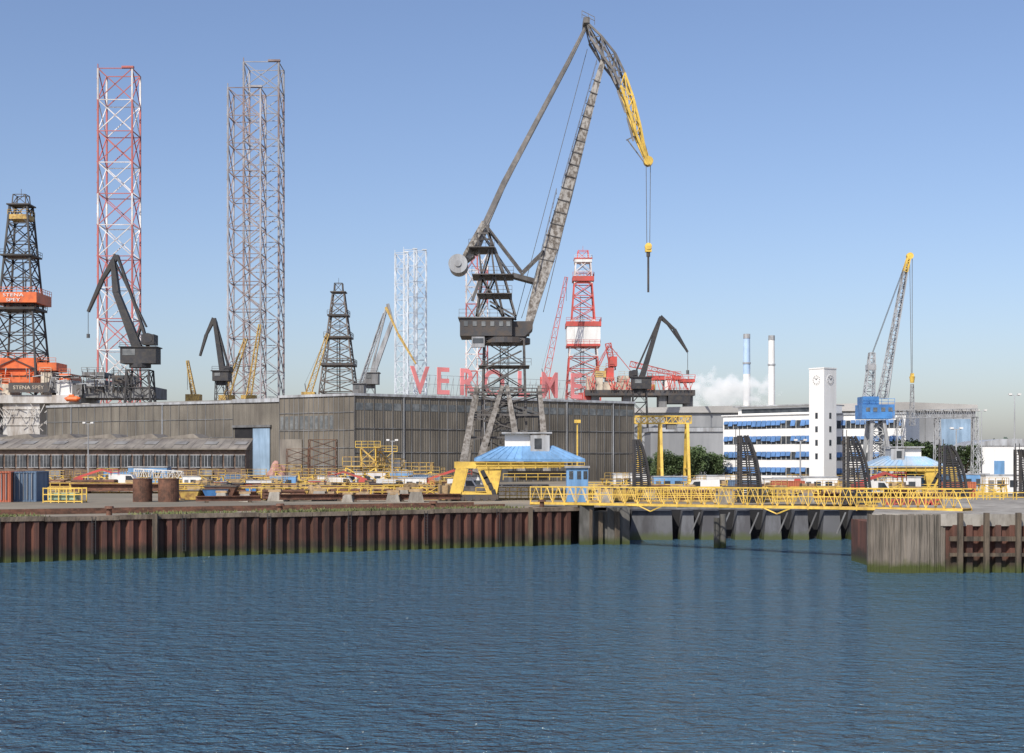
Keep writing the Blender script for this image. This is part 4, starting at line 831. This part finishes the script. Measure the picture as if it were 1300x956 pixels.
for x in(-.8,0,.8): mb.box(x-.1,x+.1,-.76,-.703,.1,1.55); mb.box(x-.1,x+.1,-.7,.7,0,.147)
part('battens',mb,timber,t)
place(t,[(R_(240,570),R_(195,280),R_(.8,1.5)) for i in range(26)]+[(R_(770,1230),R_(195,250),R_(.8,1.4)) for i in range(14)])
def cabin(m,label):
    t=thing('portable_cabin',zt(),label,'cabin','portable site cabins'); mb=MB(); mb.box(-3,3,-1.3,1.3,.3,3.1); part('body',mb,m,t); mb=MB(); mb.box(-3.1,3.1,-1.4,1.4,3.1,3.3); part('roof',mb,lgrey,t)
    mb=MB(); mb.box(-2.6,-1.7,-1.36,-1.28,.35,2.4); part('door',mb,grey,t)
    for x in(-.6,1.4): mb=MB(); mb.box(x-.6,x+.6,-1.36,-1.28,1.3,2.4); part('window',mb,glassd,t)
    for x in(-2.5,2.5): mb=MB(); mb.box(x-.2,x+.2,-1.2,1.2,0,.3); part('skid',mb,dark,t)
    return t
place(cabin(white,'white portable site cabin on skids'),[(202,288,1.1,0),(470,280,1,.1),(524,240,.8,0),(610,238,.9,0),(800,250,1,0),(905,245,.9,.1),(1040,225,.9,0),(250,262,.8,0),(1145,225,.9,0),(1272,225,1,0),(988,232,.8,0),(330,232,.7,0),(420,262,.8,.1)])
place(cabin(lblue,'pale blue portable site cabin on skids'),[(152,290,1,0),(360,262,.8,0),(505,282,1,0),(850,232,.9,0),(1190,235,1,0),(440,285,.9,0),(1230,240,1,0),(190,286,1.3,0)])
place(cabin(red,'dull red portable site cabin on skids'),[(404,250,.6,0),(1000,238,.8,0),(275,240,.6,0)])
t=thing('pipe_stack',zt(),'stack of rusty steel pipes on bearers','pipes','stacks of steel pipes'); mb=MB()
for r_ in range(3):
    for i in range(6-r_): y=(i-(5-r_)/2)*.62; mb.cyl((-3.5,y,.5+r_*.54),(3.5,y,.5+r_*.54),.29,n=10)
part('pipes',mb,rust,t); mb=MB()
for x in(-2.6,2.6): mb.box(x-.2,x+.2,-2,2,0,.2)
part('bearers',mb,timber,t)
place(t,[(300,205,1,.1),(350,222,1,0),(410,214,.9,.2),(465,236,1,0),(530,214,.8,0),(250,226,.8,0),(560,255,1,0),(820,210,1,0),(960,222,1,0),(1050,212,.9,0),(1180,180,.8,0),(120,252,1.1,0),(330,288,1.2,0),(440,200,.8,.2),(360,196,.8,.3),(500,200,.8,.2),(880,196,.8,0),(60,265,1,0)])
t=thing('scaffold_tower',zt(),'tubular scaffold tower with planked lifts beside the hall','scaffold','scaffold towers by the hall'); mb=MB(); mb.girder((0,0,0),(0,0,10),6,6,3,3,5,.12,.08,True); part('tubes',mb,rust,t)
for i in range(1,6): mb=MB(); mb.box(-2.9,2.9,-1.4,1.4,i*2-.05,i*2+.06); part('plank_lift',mb,wood,t)
place(t,[(410,312,1,0),(378,318,.8,0)])
t=thing('van',zt(),'white panel van parked in the yard','van','vans parked in the yard'); mb=MB(); pf=[(-2.8,.5),(2.6,.5),(2.7,1.3),(1.9,1.5),(1.2,2.5),(-2.7,2.6)]; mb.plate(pf,-1,1); part('body',mb,white,t)
mb=MB(); mb.plate([(.2,1.5),(1.65,1.5),(1.12,2.3),(.2,2.35)],-1.02,1.02); part('window',mb,glassd,t)
for x in(-1.8,1.7):
    for y in(-.95,.95): mb=MB(); mb.cyl((x,y-.12,.45),(x,y+.12,.45),.45,n=16); part('wheel',mb,black,t)
place(t,[(160,270,1.1,0),(500,228,1,.2),(590,224,1,0),(1110,205,1,.1),(890,215,1,3.1),(435,246,1,0)])
t=thing('boom_lift',zt(),'red boom lift with folded arm','boom lift','boom lifts in the yard'); mb=MB(); mb.box(-1.6,1.6,-1,1,.6,1.4); part('chassis',mb,grey,t)
for x in(-1.2,1.2):
    for y in(-1,1): mb=MB(); mb.cyl((x,y-.2,.5),(x,y+.2,.5),.5,n=14); part('wheel',mb,black,t)
mb=MB(); mb.box(-.8,.9,-.7,.7,1.4,2.3); mb.beam((-.6,0,2.2),(4.2,0,3.8),.4); mb.beam((4.2,0,3.8),(6,0,3.2),.3); part('arm',mb,red,t)
mb=MB(); mb.rail([(5.8,-.6,2.7),(7.2,-.6,2.7),(7.2,.6,2.7),(5.8,.6,2.7),(5.8,-.6,2.7)],1.1,.7,.08); part('basket',mb,red,t); place(t,[(100,262,1,.1),(545,240,1,0),(1090,196,1,.3),(462,256,.9,3)])
random.seed(3)
mb=MB(); d=300; c=W(352,0,d)
bm=bmesh.new(); bmesh.ops.create_icosphere(bm,subdivisions=3,radius=1)
for v in bm.verts: f=1+.18*math.sin(v.co.x*5+v.co.y*3)*math.cos(v.co.z*4); mb.v.append((c.x+v.co.x*2.0*f,d+v.co.y*2*f,G+2.4+max(-.7,v.co.z)*3.0*f*(1-.35*abs(v.co.x))))
for f in bm.faces: mb.f.append([v.index for v in f.verts]); mb.m.append(0)
bm.free(); solo('tarpaulin_heap',mb,tarp,'pinkish tarpaulin-covered tall load before the hall door','load')
t=thing('steel_skid',(X(82,186),186,G),'bright yellow tubular lifting skid on the quay','skid'); d=186
mb=MB(); x0,x1=X(58,d),X(107,d)
for z in(0.2,1.1,1.9):
    for y in(-1,1): mb.beam((x0,d+y,G+z),(x1,d+y,G+z),.14)
for i in range(6):
    x=x0+(x1-x0)*i/5
    for y in(-1,1): mb.beam((x,d+y,G),(x,d+y,G+2),.12)
    mb.beam((x,d-1,G+.2),(x,d+1,G+.2),.15)
part('frame',mb,yellow,t); mb=MB(); mb.box(x0+.6,x1-.8,d-.7,d+.7,G+.4,G+1.3); part('drum',mb,M('pale_green_paint',(.3,.42,.3)),t)
t=thing('boom_section',(X(200,278),278,G),'white lattice crane boom section lying in the yard','boom section'); d=278; mb=MB(); mb.girder((X(172,d),d,G+2.6),(X(232,d),d,G+2.6),2.4,1.4,2.2,1.2,10,.18,.1); part('lattice',mb,white,t)
for a_,b_ in((180,183),(220,223)): mb=MB(); mb.box(X(a_,d),X(b_,d),d-1,d+1,G,G+1.4); part('stand',mb,timber,t)
t=thing('bollard',zt(),'squat rusty mooring bollard on the quay edge','bollard','mooring bollards along the quay'); mb=MB(); mb.cyl((0,0,0),(0,0,.7),.3,.26,n=14); part('post',mb,rust,t); mb=MB(); mb.cyl((0,0,.7),(0,0,.95),.5,.42,n=14); part('head',mb,rust,t)
for i,s in enumerate((88,106,124,142,160,174)):
    p=QS+u*s-nrm*1.8
    if i==0: t.location=(p.x,p.y,G)
    else: clone(t,(p.x,p.y,G),0)
for off in (7.5,16):
    mb=MB(); a=QS+u*40-nrm*off; c=QS+u*172-nrm*off; mb.beam(a+Vector((0,0,G+.1)),c+Vector((0,0,G+.1)),.35,.2); mb.beam(a+Vector((0,0,G+.25)),c+Vector((0,0,G+.25)),.12,.1); solo('crane_rail',mb,rust,'rusty crane rail running parallel to the quay edge','rail','crane rails on the quay')
t=thing('steel_girder',zt(),'long rusty steel girder lying on timber blocks','girder','steel girders laid along the yard'); mb=MB()
mb.box(-6,6,-.5,.5,.3,.42);mb.box(-6,6,-.5,.5,1.15,1.27);mb.box(-6,6,-.06,.06,.42,1.15); part('i_beam',mb,rust,t)
for x in(-4,4): mb=MB(); mb.box(x-.3,x+.3,-.8,.8,0,.3); part('block',mb,timber,t)
place(t,[(270,196,1,.06),(330,214,1,.1),(395,226,1.1,0),(455,222,1,.1),(520,228,1,0),(300,240,1.2,0),(380,246,1.2,0),(520,256,1.2,0),(150,236,1.3,0),(240,246,1.2,0),(800,196,1,0),(900,200,1,0),(1000,196,1,0),(1100,188,1,0),(60,250,1.3,0),(480,190,.8,.3),(400,192,.8,.25),(290,186,.7,.3),(540,192,.8,.2)])
d=150; t=thing('name_board_sign',(X(1158,d),d,G),'brown board with red VEROLME lettering beside the footbridge','sign'); mb=MB(); rigbox(mb,1120,1196,632,649,d,-.1,.1); part('board',mb,M('board_brown',(.2,.13,.09)),t)
for px in(1124,1192): mb=MB(); mb.beam((X(px,d),d+.2,PT-.9),W(px,632,d,.2),.2); part('post',mb,grey,t)
textpart('lettering','VEROLME',1.35,(X(1158,d),d-.15,Z(645,d)),0,red,t,.03,.02)
# ------------------------------------------------------------------ light, sky, camera
sc=bpy.context.scene
w=bpy.data.worlds.new('World'); sc.world=w; w.use_nodes=True; N=w.node_tree.nodes; L=w.node_tree.links
sky=N.new('ShaderNodeTexSky'); sky.sky_type='NISHITA'; sky.sun_disc=False
EL=math.radians(42); AZ=math.radians(208)
sky.sun_elevation=EL; sky.sun_rotation=AZ; sky.air_density=1.0; sky.dust_density=1.4; sky.ozone_density=4.0; sky.altitude=0
tint=N.new('ShaderNodeMix'); tint.data_type='RGBA'; tint.blend_type='MULTIPLY'; tint.inputs[0].default_value=1; tint.inputs[7].default_value=(1.07,.985,1.02,1)
L.new(sky.outputs[0],tint.inputs[6]); L.new(tint.outputs[2],N['Background'].inputs[0]); N['Background'].inputs[1].default_value=.137
sl=bpy.data.lights.new('sun','SUN'); sl.energy=4.4; sl.angle=math.radians(.5); sl.color=(1,.94,.84); so=bpy.data.objects.new('sun',sl); col.objects.link(so)
sd=Vector((math.sin(AZ)*math.cos(EL),math.cos(AZ)*math.cos(EL),math.sin(EL))); so.rotation_euler=sd.to_track_quat('Z','Y').to_euler(); so.location=(0,-50,100)
cd=bpy.data.cameras.new('camera'); co=bpy.data.objects.new('camera',cd); col.objects.link(co); co.location=(0,0,CAMH); co.rotation_euler=(math.pi/2,0,0)
cd.sensor_width=36; cd.lens=36*F/1300; cd.shift_y=105/1300; cd.clip_end=20000; cd.clip_start=.5; sc.camera=co
sc.view_settings.view_transform='Standard'; sc.view_settings.look='None'; sc.view_settings.exposure=0
